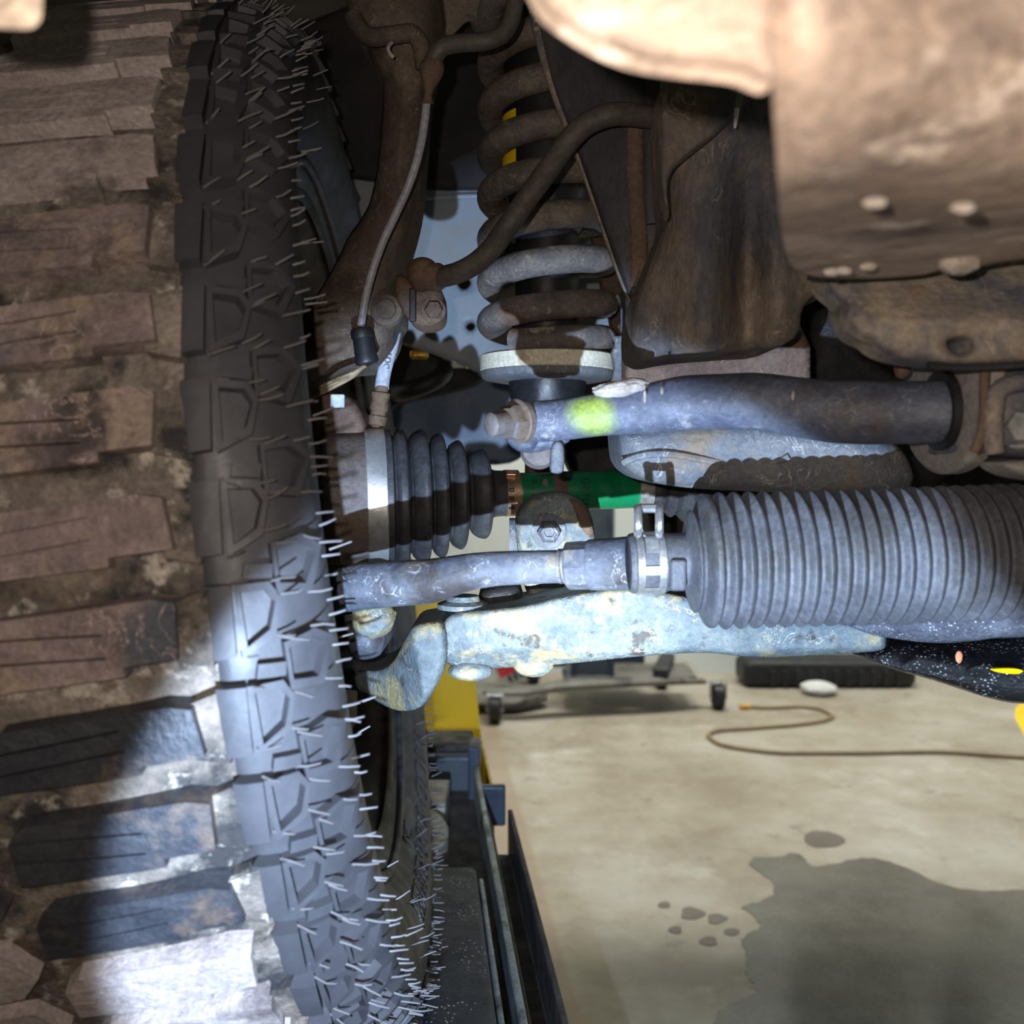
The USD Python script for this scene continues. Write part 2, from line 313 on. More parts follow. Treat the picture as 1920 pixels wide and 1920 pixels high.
M_cross = mat('dusty_lower_bracket', [rgb(78, 82, 88), rgb(98, 100, 104), rgb(120, 118, 114)], 24, .7, .4, 160, patches=[(rgb(120, 104, 86), 18, .6, .05)], lines=(rgb(176, 172, 164), 50, .010))
M_mudclump = mat('dried_mud', [rgb(120, 104, 92), rgb(176, 164, 152), rgb(206, 198, 190)], 90, .9, .8, 200)
M_hose = mat('dusty_brake_hose', [rgb(58, 53, 50), rgb(74, 67, 62), rgb(86, 79, 72)], 40, .7, .15, 300)
M_cable = mat('grey_sensor_cable', [rgb(132, 132, 140), rgb(160, 160, 166)], 60, .5, .1, 300)
M_white = mat('pale_hose_sleeve', [rgb(150, 158, 176), rgb(176, 182, 194)], 40, .6, .1, 200)
M_fitting = mat('rusty_fitting', [rgb(76, 60, 50), rgb(96, 76, 60), rgb(112, 92, 68)], 50, .75, .5, 200)
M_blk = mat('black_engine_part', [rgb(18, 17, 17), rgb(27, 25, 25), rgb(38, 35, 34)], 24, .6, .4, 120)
M_tray = mat('oily_black_undertray', [rgb(12, 11, 11), rgb(22, 20, 20)], 30, .32, .6, 260, specks=(rgb(150, 150, 150), 420, .34), coat=.3)
M_ledge = mat('gritty_ledge', [rgb(66, 68, 78), rgb(92, 94, 104), rgb(120, 122, 130)], 60, .5, .8, 300, stretch=(1, 1, 1), specks=(rgb(190, 196, 210), 500, .3))
M_panel = mat('pale_blue_inner_panel', [rgb(132, 142, 150), rgb(150, 157, 163)], 6, .55, .1, 60, patches=[(rgb(150, 140, 126), 9, .58, .08)], grain=.06)
M_liner = mat('dark_wheel_arch', [rgb(34, 33, 32), rgb(46, 43, 41), rgb(58, 53, 48)], 10, .8, .3, 80, grain=.06)
M_tread = mat('muddy_tread_rubber', [rgb(88, 76, 74), rgb(122, 106, 102), rgb(158, 138, 132)], 24, .75, .7, 150, patches=[(rgb(66, 55, 54), 13, .54, .06), (rgb(72, 74, 82), 10, .61, .05), (rgb(140, 122, 106), 36, .58, .05)], lines=(rgb(170, 150, 142), 40, .010))
M_tread2 = mat('muddy_tread_rubber_clean', [rgb(110, 96, 92), rgb(140, 122, 116), rgb(156, 138, 130)], 14, .75, .4, 150, patches=[(rgb(84, 72, 70), 12, .62, .05)])
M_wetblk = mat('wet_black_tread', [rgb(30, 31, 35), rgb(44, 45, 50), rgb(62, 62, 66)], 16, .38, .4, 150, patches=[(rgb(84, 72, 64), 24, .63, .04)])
M_greyblk = mat('clean_grey_tread', [rgb(134, 122, 116), rgb(160, 146, 140), rgb(176, 162, 156)], 20, .8, .6, 150, patches=[(rgb(104, 94, 90), 18, .62, .05)])  # clean grey rubber, lightened further to put torchlight into the colour
M_groove = mat('mud_packed_groove', [rgb(72, 66, 58), rgb(108, 98, 88), rgb(152, 140, 128)], 34, .9, 1.0, 110, patches=[(rgb(44, 42, 42), 26, .55, .05), (rgb(104, 86, 68), 13, .62, .06), (rgb(170, 160, 148), 60, .62, .04)])
M_side = mat('clean_black_sidewall', [rgb(56, 55, 58), rgb(66, 65, 68)], 20, .5, .08, 200, grain=.06)
M_hair = mat('vent_spew_rubber', [rgb(96, 92, 92), rgb(110, 106, 104)], 20, .45, 0, grain=.06)
M_rim = mat('dark_wheel_steel', [rgb(36, 31, 29), rgb(54, 46, 42)], 14, .6, .2, 100)
M_hub = mat('rusty_hub_iron', [rgb(66, 50, 42), rgb(88, 68, 56), rgb(104, 84, 68)], 22, .8, .4, 150, lines=(rgb(120, 96, 78), 50, .010))
M_lead = mat('wheel_weight_metal', [rgb(186, 186, 204), rgb(204, 204, 216)], 20, .3, .05, 100, metal=.6)
M_floor = None
M_wall = mat('white_garage_wall', [rgb(222, 228, 220), rgb(232, 236, 230)], 2, .8, .05, 30, patches=[(rgb(176, 172, 160), 1.6, .66, .08)], grain=.06)
M_ceil = mat('grey_ceiling', [rgb(150, 150, 146), rgb(160, 160, 156)], 2, .9, 0, grain=.06)
M_dsteel = mat('dark_ramp_steel', [rgb(30, 31, 34), rgb(44, 45, 48)], 20, .42, .5, 300, specks=(rgb(150, 150, 150), 260, .26))
M_rail = mat('worn_rail_steel', [rgb(110, 116, 118), rgb(150, 158, 158)], 20, .35, .1, 100, metal=.6, patches=[(rgb(60, 58, 56), 18, .6, .06)])
M_channel = mat('grimy_channel_steel', [rgb(30, 28, 28), rgb(52, 48, 46), rgb(74, 68, 64)], 24, .55, .5, 120)
M_tplate = mat('grey_turn_plate', [rgb(150, 148, 138), rgb(174, 172, 160)], 14, .5, .1, 100, patches=[(rgb(120, 110, 94), 12, .6, .06)])
M_blue = mat('blue_grey_paint', [rgb(44, 54, 68), rgb(58, 70, 86)], 12, .45, .1, 80)
M_slate = mat('slate_stand_paint', [rgb(62, 72, 80), rgb(76, 86, 92)], 12, .5, .1, 80)
M_grease = mat('greasy_base_plate', [rgb(96, 94, 86), rgb(118, 114, 104)], 12, .6, .2, 60, patches=[(rgb(60, 58, 54), 9, .58, .05)])
M_black = mat('plain_black_plastic', [rgb(22, 23, 25), rgb(30, 31, 33)], 10, .5, .1, 60)
M_chrome = mat('caster_chrome', [rgb(170, 172, 174), rgb(190, 192, 194)], 10, .22, 0, metal=1, grain=.06)
M_red = mat('red_label', [rgb(196, 44, 50), rgb(208, 54, 58)], 10, .5, 0, grain=.06)
M_card = mat('white_card', [rgb(206, 206, 200), rgb(218, 218, 212)], 10, .6, 0, grain=.06)
M_hose2 = mat('tan_air_hose', [rgb(128, 110, 84), rgb(146, 126, 98)], 20, .6, .1, 100)
M_rag = mat('white_rag', [rgb(190, 192, 190), rgb(212, 212, 208)], 30, .8, .4, 60)
M_brass = mat('brass_fitting', [rgb(196, 150, 60), rgb(212, 168, 80)], 20, .3, 0, metal=.8)
M_cream = mat('cream_bumper_edge', [rgb(206, 186, 164), rgb(222, 204, 182)], 8, .6, .1, 50, patches=[(rgb(130, 128, 140), 16, .6, .05)])

# ---------------------------------------------------------------- the setting
def floor_pt(px, py, z=0.0):
    d = (ZC - z) * F / (py - HY); return V((px - CX) / F * d, d, z)

def make_floor_mat():
    nodes = {'g': ('geometry', {}), 'p': ('principled_bsdf', {}), 's': ('separate_xyz', {}),
             'n': ('noise_texture', {'scale': 1.6, 'detail': 9, 'roughness': .7}), 'r': ('rgb_ramp', {'ramp': [(.32, rgb(126, 112, 92)), (.5, rgb(158, 149, 130)), (.66, rgb(180, 176, 164))]}),
             'f': ('noise_texture', {'scale': 9, 'detail': 8, 'roughness': .75}), 'fr': ('map_range', {'from_min': .58, 'from_max': .68, 'clamp': True}), 'fx': ('mix', {'color2': rgb(118, 104, 86)}), 'fm': ('math', {'math_type': 'multiply', 'value2': .8}),
             'w': ('noise_texture', {'scale': 3, 'detail': 7, 'roughness': .7}), 'wr': ('map_range', {'from_min': .56, 'from_max': .7, 'clamp': True}), 'wx': ('mix', {'color2': rgb(196, 196, 188)}), 'wm': ('math', {'math_type': 'multiply', 'value2': .65}),
             'l': ('math', {'math_type': 'multiply_add', 'value2': .0962}), 'lr': ('map_range', {'from_min': .236, 'from_max': .226, 'clamp': True}), 'lx': ('mix', {'color2': rgb(146, 126, 104)}), 'lm': ('math', {'math_type': 'multiply', 'value2': .6}),  # browner strip beside the lift: the post shadow painted into the floor colour
             'bn': ('noise_texture', {'scale': 60, 'detail': 6}), 'b': ('bump', {'strength': .25, 'distance': .004}), 'rr': ('map_range', {'from_min': .35, 'from_max': .65, 'to_min': .42, 'to_max': .75})}
    L = [('g.position', 'n.vector'), ('g.position', 'f.vector'), ('g.position', 'w.vector'), ('g.position', 's.vector'), ('g.position', 'bn.vector'), ('n.fac', 'r.fac'), ('f.fac', 'fr.value'), ('fr.result', 'fm.value1'),
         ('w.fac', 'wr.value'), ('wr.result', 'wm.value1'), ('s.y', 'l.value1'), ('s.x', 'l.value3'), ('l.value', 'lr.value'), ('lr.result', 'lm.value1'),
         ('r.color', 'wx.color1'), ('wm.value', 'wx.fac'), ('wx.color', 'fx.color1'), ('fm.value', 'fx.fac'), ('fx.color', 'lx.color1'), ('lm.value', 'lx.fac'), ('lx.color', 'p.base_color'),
         ('bn.fac', 'b.height'), ('b.normal', 'p.normal'), ('w.fac', 'rr.value'), ('rr.result', 'p.roughness')]
    return usdkit.material(stage, '/World/Looks/stained_concrete', nodes, L, surface='p.BSDF')
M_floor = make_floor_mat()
def slabbox(x0, x1, y0, y1, z0, z1): 
    m = trimesh.creation.box([x1 - x0, y1 - y0, z1 - z0]); m.apply_translation([(x0 + x1) / 2, (y0 + y1) / 2, (z0 + z1) / 2]); return m
WY = 3.62
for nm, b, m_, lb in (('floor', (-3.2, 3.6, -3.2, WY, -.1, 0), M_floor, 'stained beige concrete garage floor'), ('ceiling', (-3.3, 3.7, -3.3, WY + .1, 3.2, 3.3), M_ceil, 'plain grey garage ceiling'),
                      ('wall_back', (-3.3, 3.7, WY, WY + .1, 0, 3.2), M_wall, 'white garage wall behind the stand'), ('wall_left', (-3.3, -3.2, -3.2, WY, 0, 3.2), M_wall, 'white garage wall on the left'),
                      ('wall_right', (3.6, 3.7, -3.2, WY, 0, 3.2), M_wall, 'white garage wall on the right'), ('wall_front', (-3.3, 3.7, -3.3, -3.2, 0, 3.2), M_wall, 'white garage wall behind the viewer')):
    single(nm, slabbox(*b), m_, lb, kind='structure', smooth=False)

# wet patches on the floor
M_wet = mat('wet_concrete', [rgb(84, 80, 72), rgb(104, 101, 92), rgb(118, 113, 102)], 5, .10, .05, 40, rrange=.07, spec=.6)
def flat_blob(pxs, z=.0015, seed=0, jit=.006):
    g = poly_px([floor_pt(*p)[:2] for p in pxs]); r = g.exterior; n = int(r.length / .004)
    q = np.array([r.interpolate(i / n, normalized=True).coords[0] for i in range(n)]); q0, q1 = np.c_[q, np.zeros(n)], np.c_[q, np.ones(n)]; q = q + np.c_[fb(q0, 14, jit * 4, seed, 6) + fb(q0, 75, jit * 1.6, seed + 7, 5), fb(q1, 14, jit * 4, seed + 3, 6) + fb(q1, 75, jit * 1.6, seed + 9, 5)]
    g = sg.Polygon(q).buffer(0); g = g if g.geom_type == 'Polygon' else max(g.geoms, key=lambda k: k.area)
    mf = m3.CrossSection([np.array(g.exterior.coords)[:-1]], m3.FillRule.NonZero).extrude(z).to_mesh()
    return tri(mf.vert_properties[:, :3], mf.tri_verts)
single('water_puddle', flat_blob([(1385, 1625), (1410, 1612), (1440, 1618), (1475, 1605), (1500, 1612), (1510, 1635), (1560, 1630), (1600, 1615), (1650, 1620), (1700, 1637), (1740, 1660), (1780, 1675), (1850, 1680), (2150, 1668), (2300, 2080), (1250, 2080), (1335, 1900), (1395, 1885), (1400, 1862), (1380, 1832), (1390, 1800), (1375, 1772), (1420, 1752), (1400, 1722), (1370, 1710), (1440, 1690), (1432, 1652)], seed=4),
       M_wet, 'large dark wet patch shining on the concrete floor at lower right', 'puddle', kind='stuff', smooth=False)
single('water_spot', flat_blob([(1498, 1572), (1520, 1560), (1560, 1565), (1586, 1580), (1560, 1594), (1512, 1592)], seed=9, jit=.003), mat('damp_concrete', [rgb(96, 88, 76), rgb(108, 100, 88)], 6, .5, .1), 'small dull wet spot on the floor above the large wet patch', 'puddle', kind='stuff', smooth=False)

for x, y, w, s, lb in ((1292, 1716, 16, 1, 'largest of the small damp spots left of the wet patch'), (1338, 1726, 13, 2, 'damp spot close to the right of the largest small spot'), (1366, 1752, 10, 3, 'small damp spot nearest to the large wet patch'),
                       (1262, 1748, 9, 4, 'small damp spot below and left of the largest spot'), (1322, 1768, 12, 5, 'lowest of the small damp spots beside the wet patch'), (1240, 1700, 8, 6, 'leftmost tiny damp spot on the concrete floor')):
    single('damp_spot', flat_blob([(x + w * 1.5 * math.cos(a) * (1 + .3 * math.sin(3 * a + s)), y + w * .8 * math.sin(a)) for a in np.linspace(0, 2 * np.pi, 9)[:-1]], z=.0012, seed=s, jit=.002), MATS['damp_concrete'], lb, 'puddle', smooth=False)
# ---------------------------------------------------------------- background things on the floor
# engine stand: post, base bars, casters
t = Thing('engine_stand', 'slate grey post stand on a long low base with casters beyond the control arm', 'stand')
D0 = 3.15
def at_z(px, z, d): return V((px - CX) / F * d, d, z)
t.part('post', rbox((at_z(1110, .55, D0)), (.125, .09, .95), .006), M_slate)
t.part('post_flange', rbox(at_z(1075, .55, D0 - .035), (.018, .03, .95), .004), M_blue); t.part('post_flange', rbox(at_z(1146, .55, D0 - .035), (.018, .03, .95), .004), M_blue)
t.part('foot_plate', rbox(at_z(1112, .095, D0), (.20, .16, .02), .004), M_slate)
bl, br = at_z(905, .085, 2.98), at_z(1320, .085, 3.12)
t.part('base_bar', tube([bl, at_z(960, .082, 2.98), at_z(1060, .095, 3.02), at_z(1230, .098, 3.07), br], [.02, .026, .036, .034, .02], flat=.45, up=(0, 0, 1), n=30), M_grease)
t.part('base_plate', rbox(at_z(1180, .1, 3.2), (.42, .2, .015), .004), M_grease)
t.part('base_arm', rbox(at_z(1245, .125, 3.18), (.05, .26, .03), .006, yaw=-.25), M_black)
t.part('cross_beam', rbox(at_z(1100, .135, 3.33), (.40, .06, .085), .006), M_blue)
for px, d in ((928, 2.93), (1346, 3.10), (1240, 3.38), (1000, 3.38)):
    c = at_z(px, .041, d)
    cs = t.part('caster', lathe(c - V(.014, 0, 0), c + V(.014, 0, 0), [(-.006, 0), (-.006, .022), (-.004, .036), (.0, .041), (.028, .041), (.032, .036), (.034, .022), (.034, 0)], 28), M_black)
    t.part('fork', cat(rbox(c + V(-.025, 0, .018), (.003, .03, .05), .001), rbox(c + V(.025, 0, .018), (.003, .03, .05), .001), rbox(c + V(0, 0, .045), (.055, .04, .006), .002)), M_chrome, under=cs)
    t.part('hub', lathe(c - V(.022, 0, 0), c + V(.022, 0, 0), [(0, 0), (0, .009), (.044, .009), (.044, 0)], 16), M_chrome, under=cs)
t.done()
# red and white carton
t = Thing('carton', 'low white carton with a slanted red label beside the stand post', 'box')
c = at_z(925, .085, 3.50); R = trimesh.transformations.rotation_matrix(-.05, [0, 1, 0]); R2 = trimesh.transformations.rotation_matrix(-.4, [0, 1, 0])
t.part('box_body', rbox(c, (.30, .12, .165), .004, rot=R), M_card)
t.part('label', rbox(c + V(.065, -.062, -.018), (.105, .004, .052), .0015, rot=R2), M_red, 'red label')
for k in range(5): t.part('print_bar', rbox(c + V(.062 + k * .020, -.0625, -.066 + k * .010), (.012, .003, .026), .001, rot=R2), M_black)
t.done()
# crumpled grey cloth under the carton
def lump(c, size, seed, amp=.35, sub=4):
    m = trimesh.creation.icosphere(sub, 1.0); v = m.vertices; m.vertices = v * (1 + fb(v, 1.6, amp, seed))[:, None] * np.asarray(size) + c; return m
single('shop_cloth', lump(at_z(935, .035, 3.12), (.14, .09, .035), 5), M_grease, 'crumpled dirty cloth on the floor left of the stand post', 'cloth')
single('paper_rag', lump(at_z(1535, .02, 3.30), (.052, .05, .02), 8), M_rag, 'small crumpled white rag on the concrete floor', 'rag')
# black ribbed wheel chock lying by the wall
t = Thing('rubber_ramp', 'long black rubber ramp with ribs lying by the back wall', 'ramp')
ca = at_z(1545, .05, 3.45)
t.part('ramp_body', rbox(ca, (.62, .16, .10), .03), M_black)
for k in range(11): t.part('rib', rbox(ca + V(-.21 + k * .045, -.081, -.012), (.018, .012, .06), .004), M_black)
t.done()
single('hose_coupling', cat(lathe(floor_pt(1629, 1277) + V(-.02, 0, .022), floor_pt(1629, 1277) + V(.02, 0, .022), [(0, .012), (0, .022), (.03, .022), (.03, .012), (0, .012)], 24), rbox(floor_pt(1655, 1277) + V(0, 0, .01), (.05, .016, .016), .003)), M_grease, 'small grey ring coupling lying on the floor near the black ramp', 'coupling')
hp = [floor_pt(x, y, .006) for x, y in ((1405, 1325), (1440, 1327), (1500, 1325), (1545, 1332), (1560, 1341), (1540, 1352), (1480, 1360), (1400, 1366), (1345, 1370), (1328, 1380), (1345, 1393), (1400, 1405), (1480, 1412), (1600, 1412), (1750, 1410), (1920, 1420), (2200, 1432))]
t = Thing('air_hose', 'thin tan hose looping across the concrete floor', 'hose')
t.part('hose', tube(hp, .006, n=220, sides=10, up=(0, 0, 1)), M_hose2)
t.part('brass_end', tube([floor_pt(1388, 1326, .008), floor_pt(1406, 1325, .008)], .009, n=6, sides=12, up=(0, 0, 1)), M_brass, 'yellow brass end')
t.done()
single('floor_stripe', flat_blob([(1884, 1312), (2040, 1312), (2040, 1580), (1990, 1500), (1940, 1416)], z=.0012, jit=.001), M_yellow, 'yellow painted stripe on the floor at the right edge', 'floor marking', smooth=False)

t = Thing('wall_cabinet', 'black wall cabinet with two straps hanging in a V, mirrored in the wet patch', 'cabinet')
t.part('cabinet_body', rbox(V(1.26, WY - .09, 1.38), (.42, .17, .33), .01), M_black)
t.part('strap', tube([V(1.41, WY - .12, 1.22), V(1.40, WY - .1, 1.15), V(1.385, WY - .06, .88)], .008, n=14, sides=8), M_black); t.part('strap', tube([V(1.41, WY - .12, 1.22), V(1.42, WY - .1, 1.15), V(1.49, WY - .06, .88)], .008, n=14, sides=8), M_black)
t.done()
t = Thing('charger_case', 'narrow dark case with a red lamp on the back wall right of the cabinet', 'case')
t.part('case_body', rbox(V(1.69, WY - .06, 1.40), (.13, .11, .36), .01), M_black); t.part('lamp', lump(V(1.72, WY - .115, 1.32), (.012, .006, .012), 2, .05, 2), M_red, 'red lamp')
t.done()
# ---------------------------------------------------------------- the lift
def RX(off, d): return off - .0962 * (d - .7)
def rail(o0, o1, d0, d1, z0, z1, r=.002):
    v = [(RX(o, d), d, z) for d in (d0, d1) for o in (o0, o1) for z in (z0, z1)]
    ball = m3.Manifold.sphere(r, 12)
    g = m3.Manifold.batch_hull([ball.translate([float(a + (r if o == 0 else -r)), float(b), float(c + (r if k == 0 else -r))]) for (a, b, c), o, k in zip(v, [0, 0, 1, 1] * 2, [0, 1] * 4)]).to_mesh()
    return tri(g.vert_properties[:, :3], g.tri_verts)
DECK = .372
t = Thing('lift_runway', 'black steel lift runway with worn rails leading away under the tyre', 'lift')
t.part('deck', rail(-.42, .004, -.6, 1.30, DECK - .09, .352), M_channel)
t.part('inner_rail', rail(.003, .010, -.4, 1.30, DECK - .05, DECK + .026), M_rail, 'bright worn rail')
t.part('channel_floor', rail(.008, .045, -.4, 1.16, DECK - .06, DECK - .05), M_channel)
t.part('channel_lip', rail(.012, .017, -.4, 1.16, DECK - .05, DECK + .004), M_channel)
t.part('outer_rail', rail(.041, .047, -.4, 1.18, DECK - .06, DECK - .002), M_channel)
t.part('end_stop', rbox(V(RX(.022, 1.19), 1.19, DECK + .0), (.034, .012, .05), .003), M_blue, 'blue grey end stop')
t.part('rear_bracket', rbox(V(RX(-.06, 1.31), 1.31, DECK + .0), (.13, .02, .055), .006), M_slate)
t.part('corner_bracket', rbox(V(RX(.006, 1.29), 1.29, DECK + .012), (.016, .05, .075), .003), M_blue)
t.part('ledge', rbox(V(RX(-.06, 1.34), 1.36, DECK + .03), (.13, .07, .014), .004), M_channel)
t.done()
t = Thing('bridge_block', 'black gritty steel block with a pale edge filling the runway beside the tyre', 'block')
zb = DECK + .038
m = rail(-.066, -.0135, .40, .915, .352, zb, .006)
t.part('block_body', m, M_dsteel)
t.part('edge_strip', rail(-.0125, -.0075, .40, .905, .352, zb - .006, .002), M_rail, 'pale worn edge')
t.done()
t = Thing('turn_plate', 'round grey turn plate sunk in the runway behind the black block', 'turntable')
ctr = V(RX(-.155, 1.04), 1.04, .353)
t.part('disc', lathe(ctr, ctr + V(0, 0, 1), [(0, 0), (0, .118), (.041, .118), (.044, .115), (.044, 0)], 72), M_tplate)
t.part('tab', rbox(ctr + V(.086, .13, .0215), (.045, .09, .043), .003), M_tplate)
t.part('centre_ring', lathe(ctr, ctr + V(0, 0, 1), [(.0435, .058), (.047, .058), (.047, .050), (.0435, .050)], 48), M_channel)
t.done()
# yellow sloped ramp end
def prism(xa, xb, prof, yawd=True):
    n = len(prof); v = [(RX(xa, y) if yawd else xa, y, z) for y, z in prof] + [(RX(xb, y) if yawd else xb, y, z) for y, z in prof]
    hull = trimesh.convex.convex_hull(np.array(v)); return hull
t = Thing('ramp_end', 'bright yellow sloped metal ramp end behind the runway', 'ramp')
t.part('slope', prism(-.14, .022, [(1.425, .40), (1.78, .54), (1.84, .54), (1.84, .33), (1.425, .33)]), M_yellow, smooth=20)
t.part('front_face', prism(-.14, .0225, [(1.385, .375), (1.425, .40), (1.425, .30), (1.385, .30)]), M_yellow, smooth=20)
t.part('side_flange', rail(.022, .026, 1.20, 1.42, .30, .385, .001), M_yellow)
t.done()

# ---------------------------------------------------------------- the tyre (steered and cambered as the photo shows)
TOE, CAM, TC = .0589, .1225, V(0, .7625, ZC - .0229)
def WT(p):
    p = np.asarray(p, float); x, y, z = p[..., 0], p[..., 1], p[..., 2]
    x, y = x * math.cos(TOE) - y * math.sin(TOE), x * math.sin(TOE) + y * math.cos(TOE)
    x, z = x * math.cos(CAM) - z * math.sin(CAM), x * math.sin(CAM) + z * math.cos(CAM)
    return np.stack([x, y, z], -1) + TC
def cyl(x, r, th): return np.stack([x, -r * np.cos(th), r * np.sin(th)], -1)
TREAD = [(-.46, .245), (-.452, .262), (-.448, .30), (-.45, .33), (-.440, .352), (-.415, .361), (-.36, .3645), (-.28, .3655), (-.20, .3645), (-.165, .361), (-.1500, .3595)]
WALL = [(-.1530, .3600), (-.1475, .3628), (-.1400, .3622), (-.131, .3590), (-.120, .3535), (-.112, .3460), (-.107, .3370), (-.1060, .3240), (-.1100, .3060), (-.1180, .2880), (-.1270, .2720), (-.1290, .2650), (-.1350, .2560), (-.1430, .2470), (-.1580, .2330)]
def ring(prof, n, seg=360):
    pr = spline(np.c_[np.array(prof), np.zeros(len(prof))], n)[:, :2]; a = np.arange(seg) * 2 * np.pi / seg
    v = cyl(np.repeat(pr[:, 0], seg), np.repeat(pr[:, 1], seg), np.tile(a, n)).reshape(-1, 3)
    i, j = np.meshgrid(np.arange(n - 1), np.arange(seg), indexing='ij'); j2 = (j + 1) % seg
    f = np.stack([i * seg + j, i * seg + j2, (i + 1) * seg + j2, (i + 1) * seg + j], -1).reshape(-1, 4)
    m = tri(v, np.vstack([f[:, [0, 1, 2]], f[:, [0, 2, 3]]])); return m
wl = np.array(WALL); ws = np.r_[0, np.cumsum(np.linalg.norm(np.diff(wl, axis=0), axis=1))]
def wall_at(v):
    x, r = np.interp(v, ws, wl[:, 0]), np.interp(v, ws, wl[:, 1]); e = .004
    dx, dr = np.interp(v + e, ws, wl[:, 0]) - np.interp(v - e, ws, wl[:, 0]), np.interp(v + e, ws, wl[:, 1]) - np.interp(v - e, ws, wl[:, 1])
    L = np.hypot(dx, dr) + 1e-9; return x, r, -dr / L, dx / L
def wall_map(p):          # p: (v along the profile from the seam, s arc at r .36, h height)
    x, r, nx, nr = wall_at(p[:, 0]); return WT(cyl(x + nx * p[:, 2], r + nr * p[:, 2], p[:, 1]))
def tread_map(p):         # p: (x, angle, h)
    return WT(cyl(p[:, 0], .3635 - .9 * np.maximum(0, np.abs(p[:, 0] + .30) - .12) ** 2 + p[:, 2] + fb(np.c_[p[:, 0], p[:, 1] * .37, np.zeros(len(p))], 42, .0022, 5) * np.clip(p[:, 2] / .004, 0, 1), p[:, 1]))
def ext(poly, h0, h1, fn, edge=.006, inset=0, sx=1.0):
    """polygon (u, s metres) extruded between heights, then laid on the tyre"""
    g = m3.CrossSection([np.asarray(p, float) for p in poly], m3.FillRule.EvenOdd)
    mf = g.extrude(h1 - h0)
    if inset: mf = g.extrude(h1 - h0, scale_top=(1 - inset, 1 - inset))
    gm = mf.refine_to_length(edge).to_mesh(); p = np.array(gm.vert_properties[:, :3], float); p[:, 2] += h0
    p[:, 1] = p[:, 1] / .37
    m = tri(fn(p), gm.tri_verts)
    trimesh.repair.fix_normals(m); return m
NP = 54; PA = 2 * np.pi / NP; PL = PA * .37
t = Thing('mud_tire', 'large muddy off-road tyre with rubber vent hairs on a dark steel wheel', 'tire')
m = ring(TREAD, 40); m.vertices = m.vertices * 1.0
vv = m.vertices; rr = np.hypot(vv[:, 1], vv[:, 2]); amp = fb(vv, 45, .0035, 2) * (rr > .35); vv = vv * np.c_[np.ones(len(vv)), 1 + amp / rr, 1 + amp / rr]
mud = t.part('tread_base', tri(WT(vv), m.faces), M_groove, 'mud packed grooves', smooth=True)
m = ring(WALL, 60); t.part('sidewall', tri(WT(m.vertices), m.faces), M_side, smooth=True)
rng = np.random.default_rng(7)
